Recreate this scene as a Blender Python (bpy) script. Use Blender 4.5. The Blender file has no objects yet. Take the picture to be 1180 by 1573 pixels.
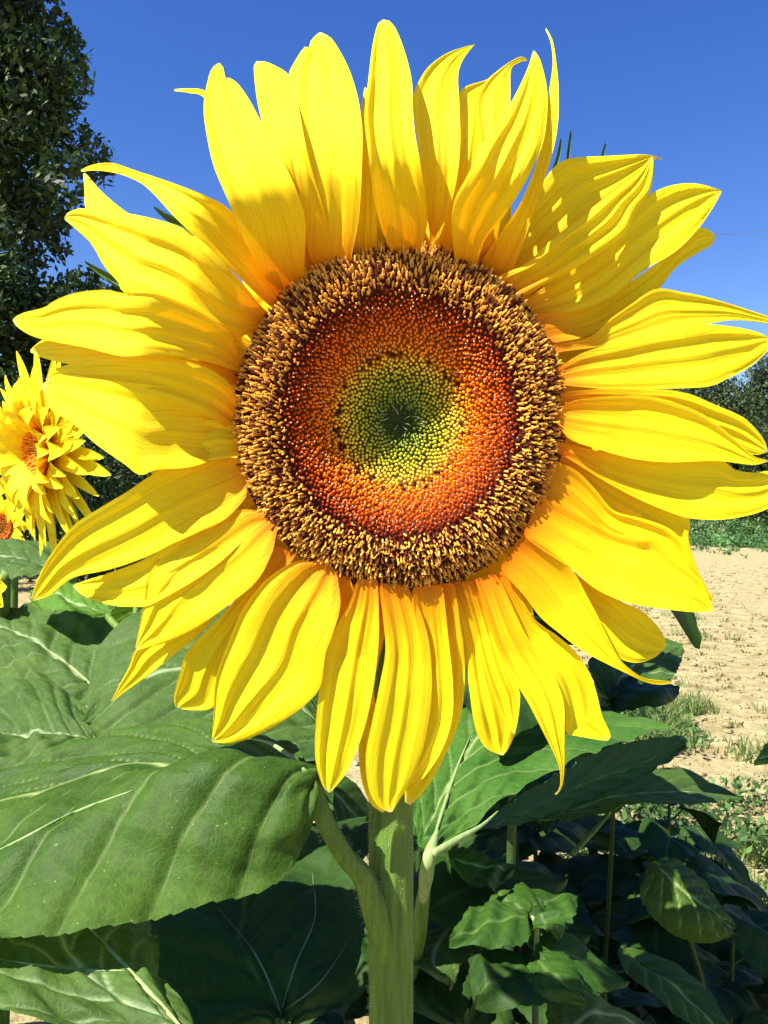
import bpy, math, random
import numpy as np
from mathutils import Vector, Matrix, Euler
random.seed(7); RNG = np.random.default_rng(7)
R = math.radians

# ------------------------------------------------------------------ camera, world, sun, exposure
H = 1.15          # camera height
F = 1300.0        # focal length in photo pixels (1180 x 1573)
scene = bpy.context.scene
col = scene.collection
cam = bpy.data.cameras.new('camera'); camo = bpy.data.objects.new('camera', cam)
col.objects.link(camo); scene.camera = camo
camo.location = (0, 0, H); camo.rotation_euler = (R(90), 0, 0)
cam.sensor_fit = 'VERTICAL'; cam.sensor_height = 24.0; cam.lens = 24.0 * F / 1573.0
cam.clip_start = 0.01; cam.clip_end = 3000

SUN = Vector((-0.50, -0.365, 0.79)).normalized()
sl = bpy.data.lights.new('sun', 'SUN'); sl.energy = 5.0; sl.angle = R(0.5); sl.color = (1.0, 0.95, 0.86)
so = bpy.data.objects.new('sun', sl); col.objects.link(so)
so.rotation_euler = (-SUN).to_track_quat('-Z', 'Y').to_euler()
w = bpy.data.worlds.new('World'); scene.world = w; w.use_nodes = True
nt = w.node_tree; bg = nt.nodes['Background']
sky = nt.nodes.new('ShaderNodeTexSky'); sky.sky_type = 'NISHITA'; sky.sun_disc = False
sky.sun_elevation = math.asin(SUN.z); sky.sun_rotation = math.atan2(SUN.x, SUN.y)
sky.air_density = 1.1; sky.dust_density = 0.3; sky.ozone_density = 3.0
hs = nt.nodes.new('ShaderNodeHueSaturation'); hs.inputs['Saturation'].default_value = 1.34; hs.inputs['Hue'].default_value = 0.521; hs.inputs['Value'].default_value = 1.36
nt.links.new(sky.outputs[0], hs.inputs['Color']); nt.links.new(hs.outputs[0], bg.inputs['Color'])
bg.inputs['Strength'].default_value = 0.055
scene.view_settings.view_transform = 'Standard'; scene.view_settings.look = 'None'
scene.view_settings.exposure = 1.28; scene.view_settings.gamma = 1
scene.cycles.max_bounces = 8; scene.cycles.transmission_bounces = 6; scene.cycles.diffuse_bounces = 5

# ------------------------------------------------------------------ helpers
def up(px, py, Y):
    """direction seen at a photo position, taken at distance Y"""
    return np.array([(px - 590.0) / F * Y, Y, H + (786.5 - py) / F * Y])

def tag(o, label, cat, group=None, kind=None):
    o['label'] = label
    if kind: o['kind'] = kind
    if cat: o['category'] = cat
    if group: o['group'] = group
    return o

def empty(name, loc, label, cat, group=None):
    o = bpy.data.objects.new(name, None); col.objects.link(o)
    o.location = loc; o.empty_display_size = 0.05
    return tag(o, label, cat, group)

def mesh(name, V, Fc, mat, parent=None, attrs=None, smooth=True, uv=None, origin=None):
    V = np.asarray(V, dtype=float)
    off = np.zeros(3)
    p = parent
    while p is not None:
        off = off + np.array(p.location); p = p.parent
    if origin is not None: off = np.array(origin, dtype=float)
    me = bpy.data.meshes.new(name)
    me.from_pydata((V - off).tolist(), [], Fc if isinstance(Fc, list) else Fc.tolist())
    if smooth: me.polygons.foreach_set('use_smooth', [True] * len(me.polygons))
    if attrs:
        for k, a in attrs.items():
            a = np.asarray(a, dtype=np.float32)
            if a.ndim == 1:
                at = me.attributes.new(k, 'FLOAT', 'POINT'); at.data.foreach_set('value', a)
            elif a.shape[1] == 2:
                at = me.attributes.new(k, 'FLOAT2', 'POINT'); at.data.foreach_set('vector', a.ravel())
            else:
                if a.shape[1] == 3: a = np.hstack([a, np.ones((len(a), 1), np.float32)])
                at = me.attributes.new(k, 'FLOAT_COLOR', 'POINT'); at.data.foreach_set('color', a.ravel())
    me.materials.append(mat); me.update()
    o = bpy.data.objects.new(name, me); col.objects.link(o)
    if parent is not None: o.parent = parent
    if origin is not None: o.location = origin
    return o

def cr(pts, n):
    """Catmull-Rom through pts, resampled evenly to n points"""
    P = np.asarray(pts, dtype=float)
    if len(P) == 2: return P[0] + (P[1] - P[0]) * np.linspace(0, 1, n)[:, None]
    Q = np.vstack([2 * P[0] - P[1], P, 2 * P[-1] - P[-2]])
    out = []
    for i in range(1, len(Q) - 2):
        t = np.linspace(0, 1, 14, endpoint=False)[:, None]
        a, b, c, d = Q[i - 1], Q[i], Q[i + 1], Q[i + 2]
        out.append(0.5 * ((2 * b) + (c - a) * t + (2 * a - 5 * b + 4 * c - d) * t**2 + (-a + 3 * b - 3 * c + d) * t**3))
    out.append(P[-1:]); C = np.vstack(out)
    s = np.concatenate([[0], np.cumsum(np.linalg.norm(np.diff(C, axis=0), axis=1))])
    q = np.linspace(0, s[-1], n)
    return np.stack([np.interp(q, s, C[:, k]) for k in range(C.shape[1])], 1)

def grid_faces(nv, nu):
    i, j = np.meshgrid(np.arange(nv - 1), np.arange(nu - 1), indexing='ij')
    a = (i * nu + j).ravel()
    return np.stack([a, a + 1, a + nu + 1, a + nu], 1)

def grid_normals(G):
    dv = np.gradient(G, axis=0); du = np.gradient(G, axis=1)
    N = np.cross(du, dv); L = np.linalg.norm(N, axis=2, keepdims=True)
    return N / np.maximum(L, 1e-12)

def tube(pts, radii, seg=10, n=24, ridges=0, ramp=0.0):
    P = cr(pts, n); rr = np.interp(np.linspace(0, 1, n), np.linspace(0, 1, len(radii)), radii)
    T = np.gradient(P, axis=0); T /= np.linalg.norm(T, axis=1, keepdims=True) + 1e-12
    ref = np.array([0, 1.0, 0]) if abs(T[0][1]) < 0.8 else np.array([1.0, 0, 0])
    V = []
    for k in range(n):
        a = np.cross(T[k], ref); a /= np.linalg.norm(a) + 1e-12; b = np.cross(T[k], a)
        th = np.linspace(0, 2 * np.pi, seg, endpoint=False)
        r = rr[k] * (1 + ramp * np.cos(th * ridges)) if ridges else rr[k] * np.ones(seg)
        V.append(P[k] + np.outer(np.cos(th) * r, a) + np.outer(np.sin(th) * r, b))
    V = np.vstack(V); Fc = []
    for k in range(n - 1):
        for j in range(seg):
            j2 = (j + 1) % seg
            Fc.append([k * seg + j, k * seg + j2, (k + 1) * seg + j2, (k + 1) * seg + j])
    Fc.append(list(range(seg))[::-1]); Fc.append([(n - 1) * seg + j for j in range(seg)])
    return V, Fc

def smooth_noise(x, seed, k=5):
    r = np.random.default_rng(seed); out = np.zeros_like(x)
    for i in range(1, k + 1):
        out = out + r.normal() / i * np.sin(2 * np.pi * i * x + r.uniform(0, 6.28))
    return out

# ------------------------------------------------------------------ materials
class NT:
    def __init__(s, name):
        s.m = bpy.data.materials.new(name); s.m.use_nodes = True
        s.t = s.m.node_tree; s.t.nodes.clear()
        s.out = s.n('ShaderNodeOutputMaterial')
    def n(s, ty, **kw):
        x = s.t.nodes.new(ty)
        for k, v in kw.items(): setattr(x, k, v)
        return x
    def l(s, a, b): s.t.links.new(a, b)
    def ramp(s, fac, stops, interp='LINEAR'):
        x = s.n('ShaderNodeValToRGB'); x.color_ramp.interpolation = interp
        e = x.color_ramp.elements
        while len(e) < len(stops): e.new(0.5)
        for q, (p, c) in zip(e, stops):
            q.position = p; q.color = (*c, 1) if len(c) == 3 else c
        s.l(fac, x.inputs[0]); return x.outputs[0]
    def noise(s, scale, detail=4, vec=None, rough=0.55, dist=0.0):
        x = s.n('ShaderNodeTexNoise'); x.inputs['Scale'].default_value = scale
        x.inputs['Detail'].default_value = detail; x.inputs['Roughness'].default_value = rough
        x.inputs['Distortion'].default_value = dist
        if vec is not None: s.l(vec, x.inputs['Vector'])
        return x.outputs['Fac']
    def mix(s, fac, a, b, mode='MIX'):
        x = s.n('ShaderNodeMix', data_type='RGBA', blend_type=mode)
        for sock, v in ((x.inputs[0], fac), (x.inputs[6], a), (x.inputs[7], b)):
            if hasattr(v, 'is_linked') or hasattr(v, 'links'): s.l(v, sock)
            elif isinstance(v, (int, float)): sock.default_value = v
            else: sock.default_value = (*v, 1)
        return x.outputs[2]
    def math(s, op, a, b=None, c=None):
        x = s.n('ShaderNodeMath', operation=op)
        for sock, v in zip(x.inputs, (a, b, c)):
            if v is None: continue
            if isinstance(v, (int, float)): sock.default_value = v
            else: s.l(v, sock)
        return x.outputs[0]
    def attr(s, name): return s.n('ShaderNodeAttribute', attribute_name=name)
    def bump(s, h, strength, dist):
        x = s.n('ShaderNodeBump'); x.inputs['Strength'].default_value = strength
        x.inputs['Distance'].default_value = dist; s.l(h, x.inputs['Height']); return x.outputs[0]
    def finish(s, color, rough=0.6, normal=None, trans=0.0, transcol=None, spec=0.5):
        p = s.n('ShaderNodeBsdfPrincipled')
        if isinstance(color, tuple): p.inputs['Base Color'].default_value = (*color, 1)
        else: s.l(color, p.inputs['Base Color'])
        if isinstance(rough, (int, float)): p.inputs['Roughness'].default_value = rough
        else: s.l(rough, p.inputs['Roughness'])
        p.inputs['Specular IOR Level'].default_value = spec
        if normal is not None: s.l(normal, p.inputs['Normal'])
        sh = p.outputs[0]
        if trans > 0:
            tr = s.n('ShaderNodeBsdfTranslucent')
            tc = color if transcol is None else transcol
            if isinstance(tc, tuple): tr.inputs[0].default_value = (*tc, 1)
            else: s.l(tc, tr.inputs[0])
            if normal is not None: s.l(normal, tr.inputs['Normal'])
            mx = s.n('ShaderNodeMixShader'); mx.inputs[0].default_value = trans
            s.l(sh, mx.inputs[1]); s.l(tr.outputs[0], mx.inputs[2]); sh = mx.outputs[0]
        s.l(sh, s.out.inputs[0]); return s.m

def petal_material(name, base=(0.74, 0.20, 0.004), midc=(0.93, 0.65, 0.007), tipc=(0.95, 0.80, 0.012)):
    m = NT(name); uv = m.attr('uvp'); sep = m.n('ShaderNodeSeparateXYZ'); m.l(uv.outputs['Vector'], sep.inputs[0])
    c = m.ramp(sep.outputs[1], [(0.0, base), (0.10, (0.87, 0.40, 0.005)), (0.24, midc), (0.55, tipc), (0.96, tipc), (1.0, (0.93, 0.86, 0.15))])  # orange base: real pigment, deepened to carry shade on the inner petals
    cm = m.n('ShaderNodeCombineXYZ')
    m.l(m.math('MULTIPLY', sep.outputs[0], 9.0), cm.inputs[0]); m.l(m.math('MULTIPLY', sep.outputs[1], 1.1), cm.inputs[1])
    rn = m.n('ShaderNodeObjectInfo'); m.l(m.math('MULTIPLY', rn.outputs['Random'], 37.0), cm.inputs[2])
    st = m.noise(1.5, 5, cm.outputs[0], 0.6)
    streak = m.ramp(st, [(0.30, (0.86, 0.72, 0.5)), (0.50, (1, 1, 1))])
    fine = m.n('ShaderNodeCombineXYZ')
    m.l(m.math('MULTIPLY', sep.outputs[0], 70.0), fine.inputs[0]); m.l(m.math('MULTIPLY', sep.outputs[1], 2.5), fine.inputs[1])
    fn = m.noise(1.0, 3, fine.outputs[0])
    fst = m.ramp(fn, [(0.34, (0.84, 0.70, 0.5)), (0.54, (1, 1, 1))])
    c2 = m.mix(0.5, m.mix(0.75, c, streak, 'MULTIPLY'), fst, 'MULTIPLY')
    h = m.math('ADD', m.math('MULTIPLY', st, 1.0), m.math('MULTIPLY', fn, 0.5))
    fl = m.n('ShaderNodeTexNoise'); fl.inputs['Scale'].default_value = 330; fl.inputs['Detail'].default_value = 2
    tco = m.n('ShaderNodeTexCoord'); m.l(tco.outputs['Object'], fl.inputs['Vector'])
    c2 = m.mix(m.math('MULTIPLY', m.ramp(fl.outputs['Fac'], [(0.745, (0, 0, 0)), (0.78, (1, 1, 1))]), 0.55), c2, (0.35, 0.16, 0.01))
    nb = m.bump(h, 0.45, 0.0013)
    return m.finish(c2, 0.55, nb, 0.20, m.mix(1.0, c2, (1.0, 0.60, 0.10), 'MULTIPLY'), 0.15)
M_petal = petal_material('petal_yellow')

def leaf_material(name, a, b, vein, tr=0.22, rough=0.6, sc=1.0, spec=0.2):
    m = NT(name); tc = m.n('ShaderNodeTexCoord')
    n1 = m.noise(14 * sc, 5, tc.outputs['Object']); n2 = m.noise(160 * sc, 4, tc.outputs['Object'])
    c = m.ramp(n1, [(0.32, a), (0.68, b)])
    c = m.mix(0.55, c, m.ramp(n2, [(0.3, (0.6, 0.62, 0.6)), (0.7, (1.25, 1.22, 1.2))]), 'MULTIPLY')
    vo = m.n('ShaderNodeTexVoronoi', feature='DISTANCE_TO_EDGE'); vo.inputs['Scale'].default_value = 270 * sc
    wv = m.n('ShaderNodeVectorMath', operation='ADD'); nn = m.n('ShaderNodeTexNoise'); nn.inputs['Scale'].default_value = 60 * sc
    m.l(tc.outputs['Object'], nn.inputs['Vector']); sc2 = m.n('ShaderNodeVectorMath', operation='SCALE'); sc2.inputs['Scale'].default_value = 0.012
    m.l(nn.outputs['Color'], sc2.inputs[0]); m.l(tc.outputs['Object'], wv.inputs[0]); m.l(sc2.outputs[0], wv.inputs[1]); m.l(wv.outputs[0], vo.inputs['Vector'])
    cell = m.ramp(vo.outputs['Distance'], [(0.0, (0, 0, 0)), (0.16, (1, 1, 1))])
    v = m.attr('vein').outputs['Fac']
    c = m.mix(m.math('MULTIPLY', m.math('SUBTRACT', 1.0, cell), 0.05), c, vein)
    # small pale specks and dark spots as on a real sunflower leaf
    sp = m.ramp(m.noise(420 * sc, 2, tc.outputs['Object']), [(0.70, (0, 0, 0)), (0.76, (1, 1, 1))])
    c = m.mix(m.math('MULTIPLY', sp, 0.45), c, vein)
    dk = m.ramp(m.noise(70 * sc, 3, tc.outputs['Object'], 0.7), [(0.68, (0, 0, 0)), (0.74, (1, 1, 1))])
    c = m.mix(m.math('MULTIPLY', dk, 0.35), c, (0.05, 0.06, 0.015))
    c = m.mix(v, c, vein)
    h = m.math('ADD', m.math('MULTIPLY', cell, 0.15), m.math('MULTIPLY', n2, 0.9))
    nb = m.bump(h, 0.7, 0.0009)
    rr = m.ramp(n1, [(0.3, (rough - .06,) * 3), (0.7, (rough + .14,) * 3)])
    return m.finish(c, rr, nb, tr, m.mix(1.0, c, (1.3, 1.6, 0.4), 'MULTIPLY'), spec)
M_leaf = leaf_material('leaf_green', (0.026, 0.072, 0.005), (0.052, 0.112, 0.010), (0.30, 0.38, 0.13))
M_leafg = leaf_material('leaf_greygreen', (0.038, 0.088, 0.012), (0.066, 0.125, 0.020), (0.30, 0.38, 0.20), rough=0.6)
M_leafshade = leaf_material('leaf_deep_shade', (0.012, 0.038, 0.004), (0.026, 0.064, 0.008), (0.05, 0.10, 0.02), tr=0.08, rough=0.55, spec=0.2)  # darker leaf copy, shade of the lower leaves put into its green
M_leafushade = leaf_material('leaf_underside_shade', (0.006, 0.046, 0.026), (0.012, 0.065, 0.038), (0.03, 0.09, 0.05), tr=0.0, spec=0.08)  # shade on the folded half painted in as a darker teal green
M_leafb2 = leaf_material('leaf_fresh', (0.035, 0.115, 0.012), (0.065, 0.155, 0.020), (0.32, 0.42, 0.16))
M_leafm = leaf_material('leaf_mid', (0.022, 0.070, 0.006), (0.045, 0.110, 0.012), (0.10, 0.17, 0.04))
M_leafb = leaf_material('leaf_bright', (0.05, 0.14, 0.008), (0.09, 0.20, 0.014), (0.35, 0.5, 0.2))

def simple(name, c1, c2, scale, rough=0.7, bump=0.4, dist=0.001, tr=0.0, stretch=None):
    m = NT(name); tc = m.n('ShaderNodeTexCoord'); vec = tc.outputs['Object']
    if stretch:
        mp = m.n('ShaderNodeMapping'); mp.inputs['Scale'].default_value = stretch; m.l(vec, mp.inputs[0]); vec = mp.outputs[0]
    n = m.noise(scale, 5, vec)
    c = m.ramp(n, [(0.3, c1), (0.7, c2)])
    return m.finish(c, rough, m.bump(n, bump, dist), tr, None, 0.35)
M_stem = simple('stem_green', (0.06, 0.13, 0.014), (0.15, 0.25, 0.03), 260, 0.6, 0.8, 0.0012, 0.08, (1, 1, 0.12))
M_vein = simple('vein_pale', (0.20, 0.30, 0.09), (0.34, 0.43, 0.17), 200, 0.5, 0.2, 0.0005, 0.1)
M_veind = simple('vein_dull', (0.10, 0.15, 0.07), (0.16, 0.22, 0.11), 200, 0.5, 0.2, 0.0005)
M_veing = simple('vein_soft', (0.10, 0.19, 0.06), (0.16, 0.26, 0.09), 200, 0.55, 0.2, 0.0005, 0.1)
M_bract = simple('bract_green', (0.05, 0.12, 0.02), (0.10, 0.20, 0.04), 200, 0.6, 0.5, 0.001, 0.15)
M_sdark = simple('stem_dark', (0.015, 0.04, 0.008), (0.035, 0.075, 0.015), 200, 0.6, 0.5, 0.001)
M_hair = simple('hair_white', (0.4, 0.48, 0.3), (0.6, 0.66, 0.5), 50, 0.6, 0.0, 0.001, 0.3)
M_bark = simple('bark_grey', (0.06, 0.05, 0.035), (0.16, 0.13, 0.10), 8, 0.9, 0.8, 0.02)

def tint_material(name, rough=0.6, tr=0.0, spec=0.3, nsc=900):
    m = NT(name); a = m.attr('tint').outputs['Color']
    tc = m.n('ShaderNodeTexCoord'); n = m.noise(nsc, 2, tc.outputs['Object'])
    c = m.mix(0.6, a, m.ramp(n, [(0.3, (0.65, 0.65, 0.65)), (0.7, (1.25, 1.25, 1.25))]), 'MULTIPLY')
    return m.finish(c, rough, None, tr, None, spec)
M_tint = tint_material('floret', 0.75, 0.04, 0.10)
M_foliage = tint_material('foliage', 0.55, 0.25, 0.3, 3)
M_weed = tint_material('weed_leaves', 0.6, 0.25, 0.25, 40)

# ------------------------------------------------------------------ ground
def ground_material():
    m = NT('sandy_soil'); tc = m.n('ShaderNodeTexCoord'); g = tc.outputs['Object']
    a = m.noise(0.5, 5, g); b = m.noise(6, 6, g, 0.65); c = m.noise(45, 5, g, 0.7); d = m.noise(17, 5, g, 0.75)
    base = m.ramp(b, [(0.3, (0.25, 0.195, 0.088)), (0.5, (0.37, 0.305, 0.148)), (0.68, (0.50, 0.43, 0.23))])
    base = m.mix(0.6, base, m.ramp(c, [(0.3, (0.72, 0.68, 0.62)), (0.6, (1.1, 1.1, 1.1))]), 'MULTIPLY')
    spots = m.ramp(d, [(0.55, (0, 0, 0)), (0.64, (1, 1, 1))])
    base = m.mix(m.math('MULTIPLY', spots, 0.6), base, (0.17, 0.14, 0.06))
    far = m.ramp(a, [(0.45, (0, 0, 0)), (0.7, (1, 1, 1))])
    base = m.mix(m.math('MULTIPLY', far, 0.25), base, (0.30, 0.27, 0.12))
    h = m.math('ADD', m.math('MULTIPLY', b, 1.0), m.math('MULTIPLY', c, 0.4))
    return m.finish(base, 0.95, m.bump(h, 0.8, 0.05), 0, None, 0.15)
M_soil = ground_material()
def gz(x, y):
    return 0.018 * np.sin(x * 2.1 + 0.7 * y) * np.cos(y * 1.7 - x) + 0.01 * np.sin(5.1 * x) * np.sin(4.3 * y + 1)
def axis_pts(lo, hi, mid0, mid1, step, n):
    return np.concatenate([-np.geomspace(-lo + 1e-9, -mid0, n)[:-1] if lo < 0 else [], np.arange(mid0, mid1, step), np.geomspace(mid1, hi, n)])
gx = axis_pts(-900, 900, -3, 4, 0.06, 30); gy = axis_pts(-40, 1500, -1, 8, 0.06, 34)
GX, GY = np.meshgrid(gx, gy, indexing='xy')
fade = np.clip(1 - (np.hypot(GX, GY) - 7) / 12, 0, 1)
GZ = gz(GX, GY) * fade
tag(mesh('ground', np.stack([GX, GY, GZ], -1).reshape(-1, 3), grid_faces(len(gy), len(gx)), M_soil), 'pale sandy dry soil of the field', None, kind='structure')

# distant wooded hill on the right and behind everything
M_hill = simple('hill_scrub', (0.035, 0.06, 0.022), (0.10, 0.13, 0.05), 0.35, 0.95, 1.0, 1.5)
hx = np.linspace(-300, 300, 121); hy = np.linspace(95, 330, 40)
HX, HY = np.meshgrid(hx, hy, indexing='xy')
tt = np.clip((HY - 95) / 130, 0, 1)
HZ = tt**0.8 * (14 + 20 / (1 + np.exp(-(HX - 35) / 22)) + 3 * np.sin(HX * 0.04)) + 0.9 * np.sin(HX * .31) * np.cos(HY * .27) * tt - 0.3
tag(mesh('hill', np.stack([HX, HY, HZ], -1).reshape(-1, 3), grid_faces(40, 121), M_hill), 'low dark green hillside beyond the field', None, kind='structure')

# ------------------------------------------------------------------ leaf-clump foliage
def leaf_cloud(centers, radii, per, size, cols, seed, flat=1.0):
    """rhombic leaves spread through spherical clumps"""
    r = np.random.default_rng(seed); V = []; T = []
    for c, rad in zip(centers, radii):
        n = max(4, int(per * (rad / radii[0])**2)) if per else 0
        d = r.normal(size=(n, 3)); d /= np.linalg.norm(d, axis=1, keepdims=True)
        p = np.asarray(c) + d * (rad * r.uniform(0.25, 1.0, (n, 1))**0.6) * np.array([1, 1, flat])
        a = r.normal(size=(n, 3)); a /= np.linalg.norm(a, axis=1, keepdims=True)
        nrm = d * 0.6 + r.normal(size=(n, 3)) * 0.7 + np.array([0, 0, 0.5]); b = np.cross(nrm, a); b /= np.linalg.norm(b, axis=1, keepdims=True) + 1e-9
        s = size * r.uniform(0.6, 1.3, (n, 1))
        quad = np.stack([p - a * s, p + b * s * 0.42 + a * s * .1, p + a * s, p - b * s * 0.42 + a * s * .1], 1)
        V.append(quad.reshape(-1, 3))
        k = r.random((n, 1)); tone = r.uniform(0.5, 1.45)
        cc = (np.array(cols[0]) * (1 - k) + np.array(cols[1]) * k) * tone
        T.append(np.repeat(cc, 4, axis=0))
    V = np.vstack(V); T = np.vstack(T); Fc = np.arange(len(V)).reshape(-1, 4)
    return V, Fc, T

def tree(name, loc, trunk_h, trunk_r, clumps, radii, per, size, cols, label, cat, group=None, seed=1, limbs=8):
    e = empty(name, loc, label, cat, group)
    base = np.array(loc, dtype=float)
    top = np.mean(clumps, axis=0)
    V, Fc = tube([base - [0, 0, .2], base + [0.1, 0, trunk_h * .5], base + [0, .1, trunk_h], top], [trunk_r, trunk_r * .8, trunk_r * .6, trunk_r * .2], 9, 14)
    mesh('trunk', V, Fc, M_bark, e)
    r = np.random.default_rng(seed + 100); VV = []; FF = []; n0 = 0
    for k in r.choice(len(clumps), min(limbs, len(clumps)), replace=False):
        s = base + (top - base) * r.uniform(0.35, 0.8)
        V, Fc = tube([s, (s + clumps[k]) / 2 + [0, 0, .2], clumps[k]], [trunk_r * .3, trunk_r * .15, trunk_r * .05], 5, 8)
        VV.append(V); FF += [[i + n0 for i in f] for f in Fc]; n0 += len(V)
    if VV: mesh('limbs', np.vstack(VV), FF, M_bark, e)
    V, Fc, T = leaf_cloud(clumps, radii, per, size, cols, seed)
    mesh('crown', V, Fc, M_foliage, e, {'tint': T}, smooth=False)
    return e

# tall tree, upper left
def left_tree():
    Yt = 15.0; r = np.random.default_rng(5); C = []; Rr = []
    # clumps following the crown's right-hand outline in the photo, filled inwards to the left
    edge = [(-60, 95), (0, 112), (60, 122), (105, 140), (140, 150), (170, 96), (215, 150), (240, 172), (275, 168), (305, 125), (345, 105), (385, 120), (425, 165), (455, 190), (500, 200), (550, 200), (600, 210), (650, 220), (700, 220), (740, 220)]
    ey = [e[0] for e in edge]; ex = [e[1] for e in edge]
    for py in np.arange(-900, 770, 30):
        xr = np.interp(py, ey, ex) if py > -60 else 95 - 0.00045 * (py + 60)**2
        x = xr - 26
        while x > -620 + 0.3 * abs(py - 100):
            rad = r.uniform(0.22, 0.52) if x > xr - 60 else r.uniform(0.45, 0.75)
            hole = any((x - hx_)**2 + (py - hy_)**2 < hr**2 for hx_, hy_, hr in ((48, 243, 24), (68, 420, 20), (12, 330, 10)))
            if not hole:
                rad_px = rad / Yt * F
                xx = min(x, xr - rad_px * 0.85)
                C.append(up(xx + r.normal() * 5, py + r.normal() * 10, Yt + r.uniform(-0.9, 1.6) + (0.5 if x > xr - 60 else 0))); Rr.append(rad)
            x -= r.uniform(38, 60) if x > -80 else r.uniform(70, 110)
    Rr[0] = 0.45
    tree('tree', (-8.3, Yt + .6, 0), 5, 0.28, C, Rr, 170, 0.095, ((0.012, 0.032, 0.009), (0.075, 0.125, 0.032)),
         'tall dark leafy tree against the blue sky at upper left', 'tree', seed=11, limbs=26)
left_tree()

# bushes under the tree, left
for k, (px, py, Yb, rw) in enumerate([(-60, 600, 12, 1.3), (60, 640, 13, 1.3), (170, 690, 14, 1.2)]):
    c0 = up(px, py, Yb); r = np.random.default_rng(40 + k); C = []; Rr = []
    for q in range(34):
        z = r.uniform(0.2, c0[2]); wdt = rw * (1 - 0.35 * (z / c0[2])**2)
        C.append(np.array([c0[0] + r.uniform(-wdt, wdt), Yb + r.uniform(-.8, .8), z])); Rr.append(r.uniform(0.35, 0.55))
    Rr[0] = 0.45
    tree('bush', (c0[0], Yb, 0), 0.8, 0.06, C, Rr, 230, 0.05, ((0.02, 0.05, 0.015), (0.07, 0.12, 0.035)),
         ['dark bush at the left edge below the tall tree, behind the small sunflower', 'dense dark bush behind the left background sunflower', 'dark bush mostly hidden behind the big left petals'][k], 'bush', 'bushes under the tall tree', seed=50 + k, limbs=4)

# trees on the right, seen between the petals
rt = [(1040, 600, 42, 3.0, 'dull green bushy tree hidden behind the right petals, left of the others'),
      (1120, 575, 46, 3.2, 'grey green bushy tree beyond the field, seen between the right petals'),
      (1200, 548, 44, 3.2, 'tall grey green tree at the right edge beyond the field'),
      (1150, 650, 38, 2.4, 'low dark tree in front of the taller ones at right'),
      (1215, 690, 36, 2.0, 'low dark shrub at the right edge above the green crop row')]
for k, (px, py, Yb, rw, lab) in enumerate(rt):
    c0 = up(px, py, Yb); r = np.random.default_rng(140 + k); C = []; Rr = []
    for q in range(60):
        z = c0[2] * r.uniform(0.08, 0.95)**0.8; wdt = rw * math.sqrt(max(0.1, 1 - (z / c0[2])**3))
        an = r.uniform(0, 6.28); q2 = math.sqrt(r.random()) * wdt
        C.append(np.array([c0[0] + q2 * math.cos(an), Yb + q2 * math.sin(an), z])); Rr.append(r.uniform(0.6, 1.0))
    Rr[0] = 0.8
    tree('tree', (c0[0], Yb, 0), c0[2] * .4, 0.15, C, Rr, 210, 0.11, ((0.025, 0.048, 0.014), (0.075, 0.105, 0.035)), lab, 'tree', 'trees beyond the field at right', seed=150 + k, limbs=5)

# low green crop row far right
def crop_row():
    r = np.random.default_rng(77); C = []; Rr = []
    for k in range(560):
        x = r.uniform(2, 26); y = r.uniform(26.5, 31.5)
        C.append(np.array([x, y, r.uniform(0.03, 0.22)])); Rr.append(r.uniform(0.18, 0.34))
    for k in range(160):
        x = r.uniform(2, 26); y = 26.5 - abs(r.normal()) * 2.2
        C.append(np.array([x, y, 0.02])); Rr.append(r.uniform(0.06, 0.2))
    for k in range(240):
        x = r.uniform(4, 26); y = r.uniform(31.5, 34)
        C.append(np.array([x, y, r.uniform(0.2, 0.8)])); Rr.append(r.uniform(0.25, 0.42))
    Rr[0] = 0.3
    V, Fc, T = leaf_cloud(C, Rr, 60, 0.075, ((0.05, 0.13, 0.03), (0.13, 0.26, 0.08)), 5)
    tag(mesh('crop_plants', V, Fc, M_weed, attrs={'tint': T}, smooth=False), 'low band of green crop plants at the far side of the sand', 'crop', kind='stuff')
crop_row()

def clods():
    r = np.random.default_rng(31); V = []; Fc = []; n0 = 0
    ico = [(0, 0, 1), (.9, 0, .3), (.28, .85, .3), (-.72, .53, .3), (-.72, -.53, .3), (.28, -.85, .3), (.9, 0, -.3), (-.3, .8, -.3), (-.6, -.6, -.3)]
    fs = [(0, 1, 2), (0, 2, 3), (0, 3, 4), (0, 4, 5), (0, 5, 1), (1, 6, 2), (2, 7, 3), (3, 7, 8), (3, 8, 4), (4, 8, 5), (5, 8, 6), (5, 6, 1), (2, 6, 7)]
    for k in range(5200):
        y = 2 + 16 * r.random()**1.6; x = r.uniform(.25, .62) * y + r.normal() * .2 if r.random() < .8 else r.uniform(-2, 3)
        s_ = r.choice([.006, .010, .016, .026], p=[.45, .35, .15, .05]) * r.uniform(.7, 1.4) * (1 + y / 14)
        P = np.array(ico) * s_ * r.uniform(.6, 1.3, (9, 3)) * [1, 1, .55]; a = r.uniform(0, 6.28); c, q = math.cos(a), math.sin(a)
        P = np.stack([P[:, 0] * c - P[:, 1] * q, P[:, 0] * q + P[:, 1] * c, P[:, 2]], 1) + [x, y, gz(x, y) * max(0, 1 - max(0, (math.hypot(x, y) - 7)) / 12) + s_ * .12]
        V.append(P); Fc += [[i + n0 for i in f] for f in fs]; n0 += 9
    tag(mesh('soil_clods', np.vstack(V), Fc, M_soil), 'dry clods and pebbles scattered on the sandy soil', 'clods', kind='stuff')
clods()

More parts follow.
